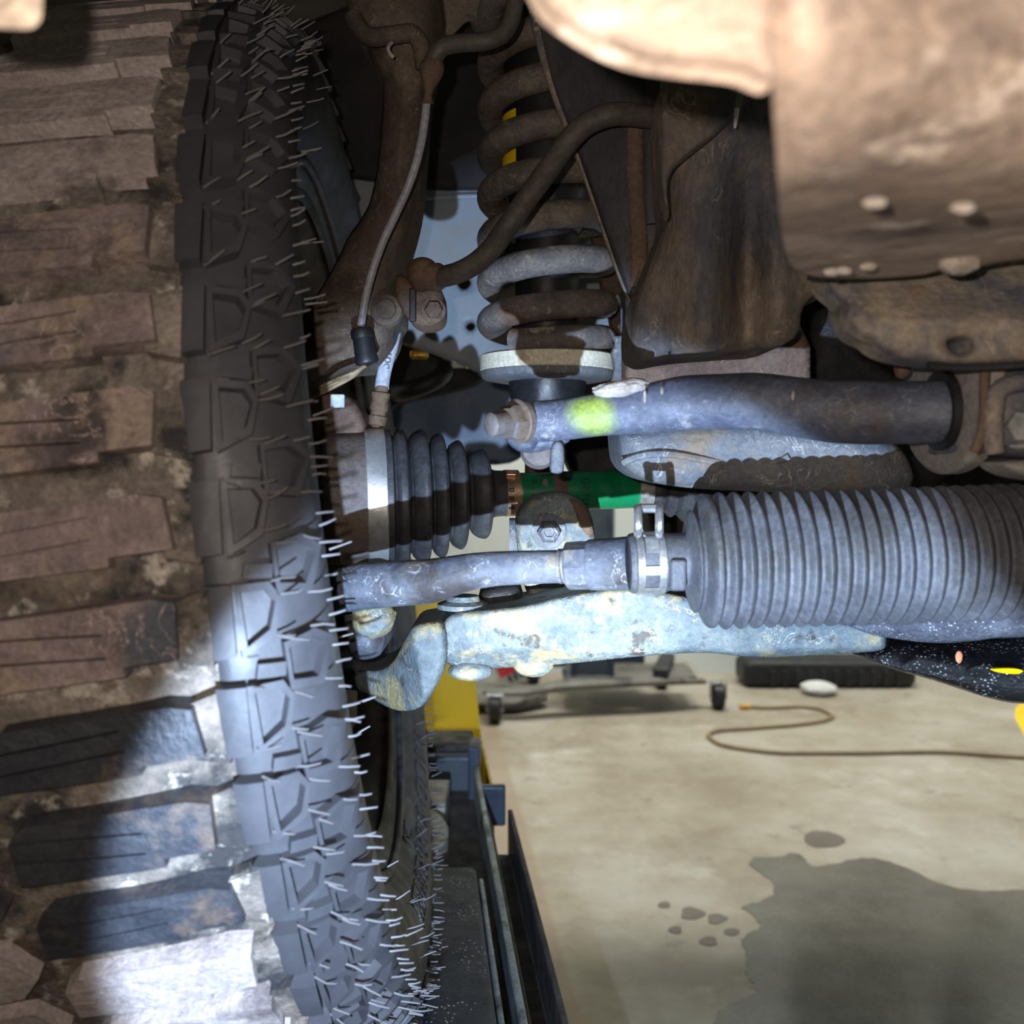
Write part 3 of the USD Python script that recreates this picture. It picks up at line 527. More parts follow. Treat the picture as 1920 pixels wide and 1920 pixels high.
for k in range(NP):
    th0 = -np.pi + PA * (k + .35); s0 = th0 * .37
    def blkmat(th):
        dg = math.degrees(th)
        return M_greyblk if dg < -27 or dg > 24 else M_wetblk if -27 <= dg < -6 else M_tread  # lowest blocks get the lightened grey in place of torchlight
    j = rng.normal(0, .0006, 8)
    # shoulder block with a notched inner end and two sipes
    w = PL * .34 if k % 2 else PL * .37
    sh = [(-.244, s0 - w), (-.190, s0 - w * 1.0), (-.184 + j[0], s0 - w * .98), (-.184, s0 - w * .72), (-.1625 + (k % 2) * .004, s0 - w * .70), (-.1605, s0 + w * .80), (-.170, s0 + w * .98), (-.236, s0 + w * .9), (-.244, s0 + w * .4)]
    blk = m3.CrossSection([np.array(sh)], m3.FillRule.EvenOdd).extrude(.0125)
    for sp in (-.3, .34):
        cut = m3.Manifold.cube([.056, .0011, .02], True).rotate([0, 0, 4 * (1 if k % 2 else -1)]).translate([-.218, float(s0 + w * sp), .0125 - .002 + .006])
        blk = blk - cut
    gm = blk.refine_to_length(.007).to_mesh(); p = np.array(gm.vert_properties[:, :3], float); p[:, 2] -= .002; p[:, 1] /= .37
    shrink = 1 - .06 * np.clip(p[:, 2] / .01, 0, 1); p[:, 1] = th0 + (p[:, 1] - th0) * shrink
    mm = tri(tread_map(p), gm.tri_verts); trimesh.repair.fix_normals(mm)
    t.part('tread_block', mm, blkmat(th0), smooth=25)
    # centre block, half a pitch on
    sc = s0 + PL * .5; w2 = PL * .40
    ce = [(-.335, sc - w2 * .5), (-.285, sc - w2), (-.262, sc - w2 * .9), (-.252, sc - w2 * .2), (-.262, sc + w2 * .85), (-.30, sc + w2), (-.335, sc + w2 * .55)]
    blk = m3.CrossSection([np.array(ce)], m3.FillRule.EvenOdd).extrude(.0125)
    for sp in (-.25, .3):
        blk = blk - m3.Manifold.cube([.05, .0011, .02], True).rotate([0, 0, -14]).translate([-.29, float(sc + w2 * sp), .0165])
    gm = blk.refine_to_length(.007).to_mesh(); p = np.array(gm.vert_properties[:, :3], float); p[:, 2] -= .002; p[:, 1] /= .37
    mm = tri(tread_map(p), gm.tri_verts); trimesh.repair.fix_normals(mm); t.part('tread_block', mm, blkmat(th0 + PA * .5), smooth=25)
    # outer shoulder block
    so = [(-.425, s0 - w), (-.352, s0 - w), (-.345, s0 + w * .3), (-.352, s0 + w), (-.425, s0 + w)]
    t.part('tread_block', ext([so], -.002, .0095, tread_map, .02), M_tread, smooth=25)
    # shoulder foot: the stepped, mud caked end of the block running down to the seam
    ft = [(-.1640, s0 - PL * .30), (-.1500, s0 - PL * .40), (-.1480, s0 + PL * .36), (-.1640, s0 + PL * .26)]
    t.part('shoulder_step', ext([ft], -.001, .0045 + .001 * (k % 3), tread_map, .010), M_groove, smooth=25)
    # side lugs on the clean wall: an upper flap, a pocket frame, a lower pocket frame half a pitch on
    lug = [(.0045, s0 - PL * .34), (.0120, s0 - PL * .33), (.0135, s0 + PL * .36), (.0045, s0 + PL * .38)]
    t.part('side_lug', ext([lug], -.001, .0075, wall_map, .004), M_side, smooth=25)
    fo = [(.0140, s0 - PL * .36), (.0270, s0 - PL * .20), (.0310, s0 + PL * .16), (.0270, s0 + PL * .34), (.0140, s0 + PL * .36)]
    fi = [(.0160, s0 - PL * .26), (.0250, s0 - PL * .13), (.0285, s0 + PL * .13), (.0255, s0 + PL * .26), (.0160, s0 + PL * .28)]
    t.part('lug_frame', ext([fo, fi], -.001, .0068, wall_map, .006), M_side, smooth=25)
    s1 = s0 + PL * .5
    go = [(.0300, s1 - PL * .30), (.0440, s1 - PL * .36), (.0520, s1 + PL * .10), (.0430, s1 + PL * .26), (.0300, s1 + PL * .20)]
    gi = [(.0318, s1 - PL * .20), (.0420, s1 - PL * .26), (.0485, s1 + PL * .06), (.0420, s1 + PL * .18), (.0318, s1 + PL * .13)]
    t.part('lug_bar', ext([[(.0175, s0 + PL * .40), (.0290, s0 + PL * .36), (.0300, s0 + PL * .50), (.0190, s0 + PL * .54)]], -.001, .0050, wall_map, .006), M_side, smooth=25)
    t.part('lug_frame', ext([go, gi], -.001, .0056, wall_map, .006), M_side, smooth=25)
m = ring([(-.1270, .273), (-.1235, .2722), (-.1240, .267), (-.1285, .266)], 10, 300); t.part('rim_guard', tri(WT(m.vertices), m.faces), M_side)
# raised lettering on the wall
def wall_text(s, th_c, vmid, h, depth=.0016, flip=False, tracking=1.0):
    tm = meshkit.text_mesh(s, h, depth, bold=True); tm.apply_translation([-tm.bounds[:, 0].mean(), -tm.bounds[:, 1].mean(), 0])
    p = np.array(tm.vertices); p = tm.vertices.copy()
    sgn = -1 if flip else 1
    q = np.c_[vmid - sgn * p[:, 1], th_c + sgn * p[:, 0] * tracking / .33, p[:, 2] - .0004]
    m = tri(wall_map(q), tm.faces); trimesh.repair.fix_normals(m); return m
t.part('wall_lettering', wall_text('MUD MARINER', -1.82, .090, .022, .0022, False, 1.35), M_side, 'raised lettering', smooth=30)
t.part('size_lettering', wall_text('M+S', -1.75, .113, .012, .0014, False), M_side, smooth=30)
# vent hairs
hv = []
def hair(v, s, L, bend=.25, r=.00060, tilt=0.0):
    p0 = wall_map(np.array([[v, s / .37, .003]]))[0]; p1 = wall_map(np.array([[v, s / .37, .003 + .01]]))[0]; nrm = unit(p1 - p0)
    ax = unit(WT(V(1, 0, 0)) - WT(V(0, 0, 0))); dirn = unit(nrm * .55 + ax * .75 + V(0, rng.normal(0, .08), rng.normal(.05, .13) + tilt))
    mid = p0 + dirn * L * .55; end = mid + unit(dirn + V(.1, 0, bend * rng.normal(.3, .6))) * L * .45
    hv.append(tube([p0, mid, end], [r * 1.15, r, r * .85], sides=5, raw=True))
for k in range(NP):
    th0 = -np.pi + PA * (k + .35); s0 = th0 * .37; s1 = s0 + PL * .5
    if th0 < -2.75 or th0 > 1.25: continue
    for v, s in ((.0135, s0 - PL * .34), (.0135, s0 + PL * .36), (.0270, s0 - PL * .19), (.0300, s0 + PL * .16), (.0270, s0 + PL * .33), (.0310, s1 - PL * .29), (.0440, s1 - PL * .34), (.0510, s1 + PL * .10), (.0430, s1 + PL * .25), (.0305, s1 + PL * .19)):
        if rng.random() < .86: hair(v, s + rng.normal(0, .001), .0125 * rng.uniform(.75, 1.15))
    for q in range(4): hair(.0545 + rng.normal(0, .0006), s0 + PL * (.25 * q + rng.normal(0, .05)), .0075 * rng.uniform(.7, 1.2))
    for q in range(2):
        if rng.random() < .6: hair(rng.uniform(.065, .105), s0 + PL * rng.uniform(0, 1), .011, tilt=.2)
t.part('vent_hairs', cat(*hv), M_hair, 'thin rubber vent hairs', smooth=True, kind='stuff')
# wheel
m = ring([(-.136, .2465), (-.142, .2405), (-.150, .234), (-.168, .224), (-.190, .216), (-.215, .209), (-.27, .206), (-.33, .200), (-.36, .196), (-.372, .15), (-.375, .03)], 50, 120)
t.part('wheel_rim', tri(WT(m.vertices), m.faces), M_rim, smooth=True)
m = ring([(-.130, .2500), (-.1325, .2505), (-.136, .2465), (-.1345, .2420), (-.1315, .2450), (-.130, .2500)], 14, 160); t.part('rim_lip', tri(WT(m.vertices), m.faces), M_rim, smooth=True)
a = np.linspace(.42, .62, 14); wpts = WT(cyl(np.full(14, -.140), np.full(14, .236), a)); t.part('wheel_weight', tube(wpts, .0045, n=20, sides=10, flat=.6), M_lead, 'bright wheel weight clip')
t.done()

# hub, rotor and shield behind the axle joint
AX0, AX1 = P(600, 937, .675), P(1300, 912, .722); axd = unit(AX1 - AX0)
def axp(px):
    q = (np.asarray(px, float) - CX) / F; dv = AX1 - AX0
    return (q * AX0[1] - AX0[0]) / (dv[0] - q * dv[1]) * np.linalg.norm(dv)
t = Thing('wheel_hub', 'rusty brown brake shield and hub behind the axle joint', 'hub')
prof = [(-.10, .0), (-.10, .135), (-.088, .137), (-.088, .06), (-.05, .058), (-.05, .0)]
t.part('brake_rotor', lathe(AX0, AX1, prof, 72), M_hub)
t.part('dust_shield', lathe(AX0, AX1, [(-.036, .0), (-.036, .118), (-.030, .124), (-.026, .118), (-.022, .095), (-.018, .072), (-.010, .066), (-.004, .060), (-.002, .0)], 72), M_hub)
t.part('caliper', rbox(P(600, 1250, .78), (.05, .10, .13), .015), M_hub)
t.done()

# ---------------------------------------------------------------- drive axle
t = Thing('drive_axle', 'green drive shaft with black ribbed boot and dusty steel outer joint', 'axle')
k7 = .695 / F
def pr(*xs): return [(axp(x), h * k7) for x, h in xs]
t.part('outer_joint', lathe(AX0, AX1, pr((604, 0), (604, 112), (610, 118), (640, 120), (686, 122), (690, 122), (690, 0)), 80), M_cvjoint)
t.part('outer_band', lathe(AX0, AX1, pr((686, 118), (687, 126.5), (690, 127.5), (720, 127.5), (723, 126.5), (724, 118)), 80), M_band, 'bright steel clamp band')
bq = spline(np.array([(x, h, 0) for x, h in ((722, 119), (724, 125), (733, 125), (736, 118), (739, 112), (743, 119), (750, 124), (758, 123), (764, 112), (768, 104), (772, 112), (784, 121), (792, 124), (799, 121), (804, 102), (807, 97), (811, 106), (818, 113), (825, 116), (832, 111), (837, 88), (840, 84), (845, 93), (853, 99), (861, 102), (868, 96), (874, 70), (878, 65), (884, 74), (896, 82), (906, 84), (913, 78), (918, 56), (923, 46), (930, 43.5), (950, 42), (952, 38))]), 240)
t.part('boot', lathe(AX0, AX1, np.c_[axp(bq[:, 0]), bq[:, 1] * k7], 96), M_rub, 'black ribbed rubber boot')
cl = t.part('small_clamp', lathe(AX0, AX1, pr((946, 41), (946, 44), (972, 43), (972, 39)), 64), M_copper, 'tarnished boot clamp')
pc = axd * axp(959) + AX0
for a in (.15, -.18, -.62):
    q = pc + 43.6 * k7 * V(0, -math.cos(a), math.sin(a)); t.part('clamp_slot', rbox(q, (.0042, .0016, .003), .0006, rot=trimesh.transformations.rotation_matrix(-a, [1, 0, 0])), M_black, under=cl)
q = pc + 45 * k7 * V(0, -math.cos(.85), math.sin(.85)); t.part('clamp_ear', rbox(q, (.009, .006, .005), .0018, rot=trimesh.transformations.rotation_matrix(-.85, [1, 0, 0])), M_copper, under=cl)
t.part('shaft', lathe(AX0, AX1, pr((970, 0), (970, 35.5), (976, 37.5), (1188, 37.5), (1192, 35), (1240, 33), (1240, 0)), 72), M_green, 'glossy green shaft')
t.part('brown_band', lathe(AX0, AX1, pr((1032, 36.5), (1033, 38.2), (1057, 38.2), (1058, 36.5)), 64), M_hub, 'brown ring')  # thin brown band around the green shaft
def shaft_text(s, px, a0, h):
    tm = meshkit.text_mesh(s, h, .0004, bold=False); v = tm.vertices - [tm.bounds[0, 0], tm.bounds[:, 1].mean(), 0]
    a = a0 - v[:, 0] / (37.5 * k7); r = 37.5 * k7 - .0001 + v[:, 2]
    pts = AX0 + axd * (axp(px) + v[:, 1])[:, None] + r[:, None] * np.stack([np.zeros(len(a)), -np.cos(a), np.sin(a)], 1)
    m = tri(pts, tm.faces); trimesh.repair.fix_normals(m); return m
t.part('lettering', shaft_text('GKNAUTO', 1096, .66, .0062), M_print, 'dark printed letters', smooth=False); t.part('lettering', shaft_text('44-96', 1001, .62, .0046), M_print, 'dark printed letters', smooth=False)
t.part('paint_chip', lump(axd * axp(1021) + AX0 + 37.4 * k7 * V(0, -math.cos(.42), math.sin(.42)), (.0022, .0008, .0038), 3, .2, 2), M_cvjoint)
t.part('inner_clamp', lathe(AX0, AX1, pr((1190, 37), (1191, 42), (1216, 42), (1217, 37)), 64), M_clamp)
t.part('inner_boot', lathe(AX0, AX1, pr((1215, 36), (1217, 43), (1228, 44), (1232, 50), (1242, 44), (1254, 58), (1266, 52), (1280, 68), (1292, 62), (1310, 80), (1330, 82), (1330, 0)), 64), M_rub)
t.done()

# ---------------------------------------------------------------- steering: tie rod and rack
t = Thing('tie_rod', 'bent blue grey tie rod running from the wheel to the grey bellows', 'tie rod')
tp = [(585, 1122, .545), (630, 1110, .54), (680, 1099, .535), (740, 1094, .53), (800, 1090, .525), (850, 1079, .52), (895, 1070, .52), (950, 1065, .52), (1062, 1062, .52)]
tr = [30, 40, 44, 43, 42, 37.5, 34, 32, 31]
m = tube([P(*a) for a in tp], [r * a[2] / F for r, a in zip(tr, tp)], n=90, sides=36); m.vertices += fb(m.vertices, 60, .0006, 1)[:, None] * [0, -1, 0]
t.part('rod', m, M_arm)
T0, T1 = P(1040, 1062, .518), P(1300, 1051, .50); tk = .515 / F
def tpx(*xs): return [((x - 1040) * tk, h * tk) for x, h in xs]
t.part('jam_nut', lathe(T0, T1, tpx((1048, 30), (1049, 33), (1054, 33), (1055, 30.5), (1057, 33), (1062, 33), (1063, 30)), 40), M_arm)
t.part('hex_collar', lathe(T0, T1, tpx((1062, 0), (1062, 42), (1066, 45), (1104, 45.5), (1107, 43), (1107, 0)), 8), M_arm, smooth=20)
t.part('sleeve', lathe(T0, T1, tpx((1104, 0), (1105, 46), (1108, 47.5), (1150, 48.5), (1180, 50), (1182, 0)), 48), M_arm)
t.done()
t = Thing('steering_rack', 'grey ribbed steering rack bellows with a bright boot clamp', 'steering rack')
BD = .508; B0, B1 = P(1180, 1056, BD), P(1900, 1034, BD); bk = (BD - .014) / F
def bpx(*xs): return [((x - 1180) * BD / F, h * bk) for x, h in xs]
t.part('boot_cuff', lathe(B0, B1, bpx((1178, 0), (1178, 53), (1182, 57), (1188, 58), (1192, 54), (1236, 54), (1240, 58), (1246, 58), (1250, 55), (1292, 55), (1292, 0)), 64), M_rackboot)
t.part('cuff_pad', rbox(P(1271, 1078, .492), (.0085, .006, .0165), .002), M_rackboot)
ribs = [(1284, 54), (1287, 60), (1291, 76), (1295, 94), (1298, 99), (1302, 95), (1306, 93), (1312, 106), (1319, 124), (1324, 128)]
for i in range(1, 22):
    c = 1324 + 27.8 * i; ribs += [(c - 22, 128), (c - 17.5, 121), (c - 14, 117.5), (c - 10, 119), (c - 4.5, 127), (c, 131.5)]
e = ribs[-1][0]; ribs += [(e + 5, 129), (e + 8, 122), (e + 12, 124), (e + 90, 124)]
rp = spline(np.array([(x, h, 0) for x, h in ribs]), 560)[:, :2]
m = lathe(B0, B1, np.c_[(rp[:, 0] - 1180) * BD / F, rp[:, 1] * bk], 110); t.part('bellows', m, M_rackboot, 'grey ribbed rubber bellows', smooth=True)
t.part('rack_housing', lathe(B0, B1, bpx((e + 60, 0), (e + 60, 134), (e + 66, 138), (e + 120, 138), (e + 1100, 138), (e + 1100, 0)), 64), M_blk)
cp = bpx((1188, 57), (1188, 61), (1243, 61), (1243, 57))
# clamp as a slotted band: two side bands plus cross pieces
sd = []
cb = t.part('clamp_band', lathe(B0, B1, bpx((1190, 56), (1190, 60.5), (1203, 60.5), (1203, 56)), 64), M_clamp)
t.part('clamp_band', lathe(B0, B1, bpx((1229, 56), (1229, 60.5), (1242, 60.5), (1242, 56)), 64), M_clamp)
bax = unit(B1 - B0)
def clamp_piece(px, a0, a1, w, r0, r1):
    aa = np.linspace(a0, a1, 10); c = B0 + bax * ((px - 1180) * BD / F); L = w * BD / F / 2; vs = []
    for a in aa:
        dr = V(0, -math.cos(a), math.sin(a))
        for l, r in ((-L, r0), (L, r0), (L, r1), (-L, r1)): vs.append(c + bax * l + dr * r * bk)
    f = []
    for i in range(9):
        for q in range(4): f += [(i * 4 + q, i * 4 + (q + 1) % 4, i * 4 + 4 + (q + 1) % 4), (i * 4 + q, i * 4 + 4 + (q + 1) % 4, i * 4 + 4 + q)]
    f += [(0, 2, 1), (0, 3, 2), (36, 37, 38), (36, 38, 39)]; m = tri(vs, f); trimesh.repair.fix_normals(m); return m
for a0, a1, w, r1 in ((-.30, -.02, 30, 60.5), (-1.35, -.92, 34, 60.5), (.42, .95, 24, 66), (-3.6, -1.5, 36, 60), (1.15, 2.4, 36, 60)):
    t.part('clamp_plate', clamp_piece(1216, a0, a1, w, 56, r1), M_clamp, smooth=30)
for px in (1196, 1236): t.part('clamp_lug', tube([P(px, 1002, .490), P(px, 985, .484), P(px, 962, .487), P(px, 952, .493)], .0022, n=14, sides=8), M_clamp)
t.part('clamp_lug', tube([P(1194, 953, .493), P(1238, 953, .493)], .0024, n=8, sides=8), M_clamp)
t.done()

# knuckle steering arm below the tie rod
t = Thing('tie_rod_joint', 'dusty steering arm lug and joint hanging under the tie rod end', 'steering arm')
t.part('arm_lug', puff([(560, 1120), (640, 1135), (652, 1150), (664, 1215), (655, 1232), (632, 1232), (606, 1212), (586, 1175), (560, 1150)], .60, .05, .012, relief=.001), M_knuckle)
t.part('joint_body', puff([(640, 1128), (715, 1130), (722, 1160), (722, 1222), (700, 1236), (668, 1238), (652, 1225), (644, 1170)], .575, .045, .012, relief=.001), M_arm)
t.part('joint_boot', lump(P(700, 1158, .572), (.012, .012, .011), 4, .25), M_lca)
t.part('split_pin', cat(rbox(P(728, 1150, .575), (.010, .006, .004), .0015), rbox(P(726, 1162, .575), (.006, .006, .008), .0015)), M_lca)
t.done()

# ---------------------------------------------------------------- lower control arm
t = Thing('control_arm', 'thick pale dusty lower control arm lit brightly across the picture', 'control arm')
dca = lambda x, y: .590 - .03 * np.clip((x - 830) / 830, 0, 1) + .00035 * np.clip(y - (1222 + 8 * np.sin(x / 90)), 0, 40)
t.part('arm_box', puff([(832, 1150), (910, 1143), (985, 1136), (1080, 1112), (1180, 1098), (1300, 1120), (1400, 1150), (1560, 1160), (1646, 1168), (1660, 1176), (1664, 1200), (1661, 1216), (1646, 1222), (1560, 1227), (1440, 1234), (1380, 1230), (1320, 1222), (1200, 1230), (1060, 1246), (950, 1253), (834, 1257), (829, 1200)], dca, .06, .0045, 7, relief=.0016, rscale=90), M_lca)
m = puff([(600, 1244), (690, 1258), (718, 1256), (742, 1236), (760, 1196), (774, 1172), (800, 1166), (835, 1164), (840, 1240), (822, 1282), (800, 1318), (776, 1334), (738, 1333), (700, 1312), (676, 1294), (600, 1290)], lambda x, y: .578 + .00055 * np.clip(772 + (y - 1170) * .17 - x, 0, 200), .055, .006, 6, relief=.0010, rscale=90)
t.part('joint_arm', m, M_lca, 'cast ball joint arm')
t.part('bolt', lump(P(1000, 1246, .60), (.0125, .010, .0075), 2, .08, 3), M_lca); t.part('bolt', lump(P(882, 1258, .60), (.0135, .010, .006), 3, .08, 3), M_lca)
t.part('rubber_mount', puff([(905, 1104), (935, 1098), (972, 1096), (985, 1138), (990, 1148), (900, 1150), (892, 1130)], .615, .05, .008), M_blk)
t.part('nut', lathe(P(868, 1140, .61), P(868, 1130, .61), [(0, 0), (0, .0165), (.003, .0165), (.005, .0115), (.008, .010), (.009, 0)], 24), M_lca)
t.part('flange', puff([(800, 1166), (840, 1160), (852, 1146), (900, 1138), (985, 1140), (985, 1160), (840, 1175)], .60, .04, .006), M_blk)
t.done()
# pivot lug with hex bolt behind the tie rod
t = Thing('pivot_lug', 'rounded steel lug with a socket bolt standing behind the tie rod sleeve', 'bracket')
t.part('lug_plate', puff([(966, 1000), (966, 966), (985, 938), (1020, 924), (1050, 922), (1085, 932), (1106, 956), (1116, 995), (1116, 1060), (1100, 1120), (1060, 1148), (1020, 1146), (990, 1120), (976, 1075)], .628, .03, .006, relief=.0012), M_lca)
t.part('bolt', hexbolt(P(1029, 996, .627), (0, -1, 0), .0080, .007, .0115, True), M_arm)
t.part('dark_side', puff([(1060, 930), (1096, 945), (1114, 990), (1112, 1010), (1090, 1000), (1076, 955)], .626, .01, .003), M_hub)
t.part('ring', lathe(P(955, 1015, .65), P(975, 1015, .65), [(0, .012), (0, .016), (.01, .016), (.01, .012), (0, .012)], 30), M_arm)
t.done()

# ---------------------------------------------------------------- sway bar
t = Thing('sway_bar', 'dark round sway bar with a yellow paint band and a bolted flattened end', 'sway bar')
sp = [(958, 796, .50, 30, .8), (985, 792, .50, 38, .75), (1040, 788, .50, 39, .75), (1110, 779, .497, 40, .8), (1200, 768, .495, 45, .85), (1300, 755, .49, 52, .95), (1400, 752, .48, 53, 1), (1500, 764, .47, 56, 1), (1580, 773, .46, 59, 1), (1680, 774, .449, 59, 1), (1790, 772, .440, 59, 1), (1830, 772, .438, 59, 1), (1870, 772, .436, 59, 1)]
m = tube([P(x, y, d) for x, y, d, r, fl in sp], [r * d / F for x, y, d, r, fl in sp], n=140, sides=44, flat=[s[4] for s in sp], up=(0, 1, 0)); m.vertices += fb(m.vertices, 50, .0006, 6)[:, None] * [0, -1, 0]
t.part('bar', m, M_bar)
t.part('bar_eye', puff([(948, 775), (985, 756), (1012, 760), (1012, 836), (985, 850), (958, 838), (944, 815)], .497, .026, .007, relief=.0008), M_bar)
nb = P(944, 793, .488)
t.part('link_bolt', cat(hexbolt(P(975, 790, .497), (-.75, -.62, -.12), .0100, .0095, .0120), lathe(P(972, 790, .497), P(972, 790, .497) + V(-.75, -.62, -.12), [(0, 0), (0, .0062), (.0185, .0062), (.020, .0045), (.0205, 0)], 24)), M_cvjoint, 'worn bolt and nut')
m = trimesh.creation.icosphere(4, 1.0); v = m.vertices; mc = v * (1 + fb(v, 2.2, .5, 11))[:, None] * [.0115, .006, .0036]; R = trimesh.transformations.rotation_matrix(.15, [0, -1, 0])[:3, :3]
t.part('mud_clump', tri(mc @ R.T + P(1164, 727, .487), m.faces), M_mudclump, 'dried mud clump', smooth=20)
for x, y, a, b in ((1209, 744, 3, 11), (1241, 733, 3, 7), (1487, 742, 3, 9)): t.part('bird_dropping', lump(P(x, y, .4745 - .0 if x < 1300 else .4545), (a * .00026, .0007, b * .00026), x, .2, 2), M_mudclump)
t.done()
t = Thing('sway_link', 'short flat steel tab and link hanging under the sway bar end', 'link')
t.part('tab', puff([(1034, 826), (1058, 826), (1058, 880), (1052, 888), (1036, 888), (1030, 880)], .512, .006, .0025, 4), M_cross)
t.part('link_eye', puff([(938, 815), (962, 838), (985, 850), (1010, 848), (1045, 838), (1078, 824), (1040, 800), (960, 800)], .515, .02, .006, 5), M_bar)
t.part('link_cup', lathe(P(1010, 846, .535), P(1010, 846, .535) + V(.05, -1, .2), [(0, 0), (0, .0105), (.006, .0095), (.009, 0)], 28), M_cvjoint)
t.done()
t = Thing('bar_mount', 'grey round bush flange clamping the sway bar at the right', 'mount')
FX = .2015
def plate_x(pts, x, thick):
    q = sg.Polygon([(x * F / (px - CX), ZC - (py - HY) * x / (px - CX)) for px, py in pts]); q = poly_px(np.array(q.exterior.coords)[:-1])
    g = m3.CrossSection([np.array(q.exterior.coords)[:-1]], m3.FillRule.NonZero); e = .0022
    a = g.offset(-e, m3.JoinType.Round).extrude(thick); c = g.extrude(thick - 2 * e).translate([0, 0, e]); mf = m3.Manifold.batch_hull([a, c]).to_mesh(); v = mf.vert_properties[:, :3]
    m = tri(np.c_[x + v[:, 2], v[:, 0], v[:, 1]], mf.tri_verts); trimesh.repair.fix_normals(m); return m
t.part('flange', plate_x([(1690, 700), (1700, 672), (1760, 664), (1846, 664), (1850, 720), (1842, 770), (1838, 812), (1826, 848), (1804, 874), (1768, 891), (1736, 886), (1712, 862), (1697, 828)], FX, .010), M_bush)
t.part('bush_ring', lathe(V(FX - .0035, .4415, ZC + .0248), V(FX + .01, .4415, ZC + .0248), [(0, .0145), (0, .0185), (.006, .0190), (.006, .0145), (0, .0145)], 48), M_black, 'black rubber bush edge')
t.part('saddle', puff([(1852, 684), (2120, 672), (2120, 872), (1852, 852), (1834, 846), (1848, 800), (1854, 740)], .402, .05, .01, 7, relief=.001), M_brack)
t.part('saddle_lip', tube([P(1848, 690, .402), P(1846, 740, .402), P(1843, 800, .403), P(1826, 848, .405)], .0022, n=20, sides=10), M_fitting)
t.part('saddle_rib', tube([P(1990, 712, .40), P(1890, 722, .40), P(1868, 740, .40), P(1862, 800, .40), P(1866, 850, .40)], .004, n=30, sides=10), M_brack)
t.part('second_flange', puff([(1868, 862), (1990, 862), (1990, 905), (1920, 896), (1885, 880)], .41, .02, .005, 6), M_bush)
t.part('bolt', hexbolt(P(1908, 800, .405), (-.1, -1, 0), .0075, .006, .0095), M_clamp)
t.part('side_nut', lump(P(1692, 690, .452), (.0035, .004, .005), 7, .15, 3), M_fitting)
t.done()

# ---------------------------------------------------------------- coil spring and damper
t = Thing('coilover', 'muddy coil spring around a black damper with a cream spring seat', 'shock absorber')
SX, SD = 1026, .745; kk = SD / F
axs = P(SX, 0, SD)[0]
def zpx(y): return ZC - (y - HY) * kk
turns = 8.1; Rm, rw = 107 * kk, 25.5 * kk
tt = np.linspace(0, 1, 560); ang = tt * turns * 2 * np.pi
# the foremost point of each coil passes y = 95 + 80 k
zz = np.interp(tt * turns, np.arange(10) , [zpx(y) for y in (10, 103, 188, 272, 352, 432, 512, 592, 650, 668)])
ph = -np.pi / 2 
hx, hy = Rm * np.cos(ph - ang), Rm * np.sin(ph - ang)
zz2 = zz + 0.0
m = tube(np.c_[axs + hx, SD + hy, zz2], rw * (1 - .12 * np.clip((tt - .9) / .1, 0, 1)), n=560, sides=18, up=(0, 0, 1), raw=True); m.vertices += (fb(m.vertices, 70, .0012, 3)[:, None]) * [.3, -1, .3]
t.part('coil_spring', m, M_coil, 'muddy coil spring', smooth=True)
A0 = V(axs, SD, zpx(720)); A1 = A0 + V(0, 0, 1)
def yp(*xs): return [((720 - y) * kk, h * kk) for y, h in xs]
t.part('damper_body', lathe(A0, A1, yp((640, 0), (640, 58), (560, 60), (450, 60), (440, 58), (430, 66), (330, 78), (100, 82), (-40, 82), (-40, 0)), 48), M_shock)
t.part('seat_plate', lathe(A0, A1, yp((716, 0), (716, 96), (712, 118), (706, 124), (698, 125), (694, 120), (694, 0)), 64), M_cross, 'grey spring perch')
t.part('seat_ring', lathe(A0, A1, yp((699, 60), (699, 122), (695, 126), (670, 127), (667, 123), (667, 60)), 64), M_seat, 'cream seat ring')
t.part('lower_tube', lathe(A0, A1, yp((770, 0), (770, 62), (760, 66), (728, 72), (712, 72), (712, 0)), 48), M_shock, 'black lower tube')
t.part('lower_mount', rbox(V(axs - 6 * kk, SD, zpx(850)), (.03, .03, .075), .008), M_hub)
a = np.linspace(-3.14, -2.36, 12); yl = []
for y0 in (225, 340):
    yl.append([V(axs + 84.5 * kk * math.cos(x), SD + 84.5 * kk * math.sin(x), zpx(y0)) for x in a])
t.part('damper_label', patch(yl, 16, 12, .0006), M_yellow, 'yellow sticker')
t.done()
single('torn_bracket', puff([(1143, 616), (1153, 630), (1178, 627), (1176, 718), (1146, 716), (1152, 690), (1146, 660), (1154, 644)], .69, .006, .002, 5, smooth=False), M_cross, 'torn pale metal flap beside the cream spring seat', 'bracket')

# ---------------------------------------------------------------- knuckle
t = Thing('steering_knuckle', 'tall rusty cast steering knuckle curving up beside the tyre', 'knuckle')
t.part('upright', puff([(640, -80), (818, -80), (814, 40), (812, 110), (800, 150), (794, 220), (789, 300), (781, 380), (766, 440), (753, 480), (733, 520), (742, 548), (752, 578), (750, 602), (738, 616), (738, 635), (722, 668), (702, 690), (672, 692), (640, 694), (600, 724), (560, 752), (540, 745), (540, 640), (556, 610), (600, 545), (637, 480), (652, 443), (674, 415), (692, 385), (702, 345), (710, 300), (714, 240), (719, 190), (718, 150), (703, 132), (697, 112), (690, 80), (650, 30)], lambda x, y: .655 - .03 * np.clip((300 - y) / 300, 0, 1), .05, .02, 7, relief=.0035, rscale=45), M_knuckle)
t.part('lower_flange', puff([(545, 740), (600, 724), (625, 735), (660, 745), (680, 775), (688, 805), (680, 830), (560, 840), (540, 800)], .67, .03, .006, 7, relief=.001), M_hub)
t.part('rib', tube([P(660, 30, .618), P(700, 70, .616), P(770, 62, .616), P(790, 90, .617), P(796, 130, .620)], .006, n=30, sides=10), M_knuckle)
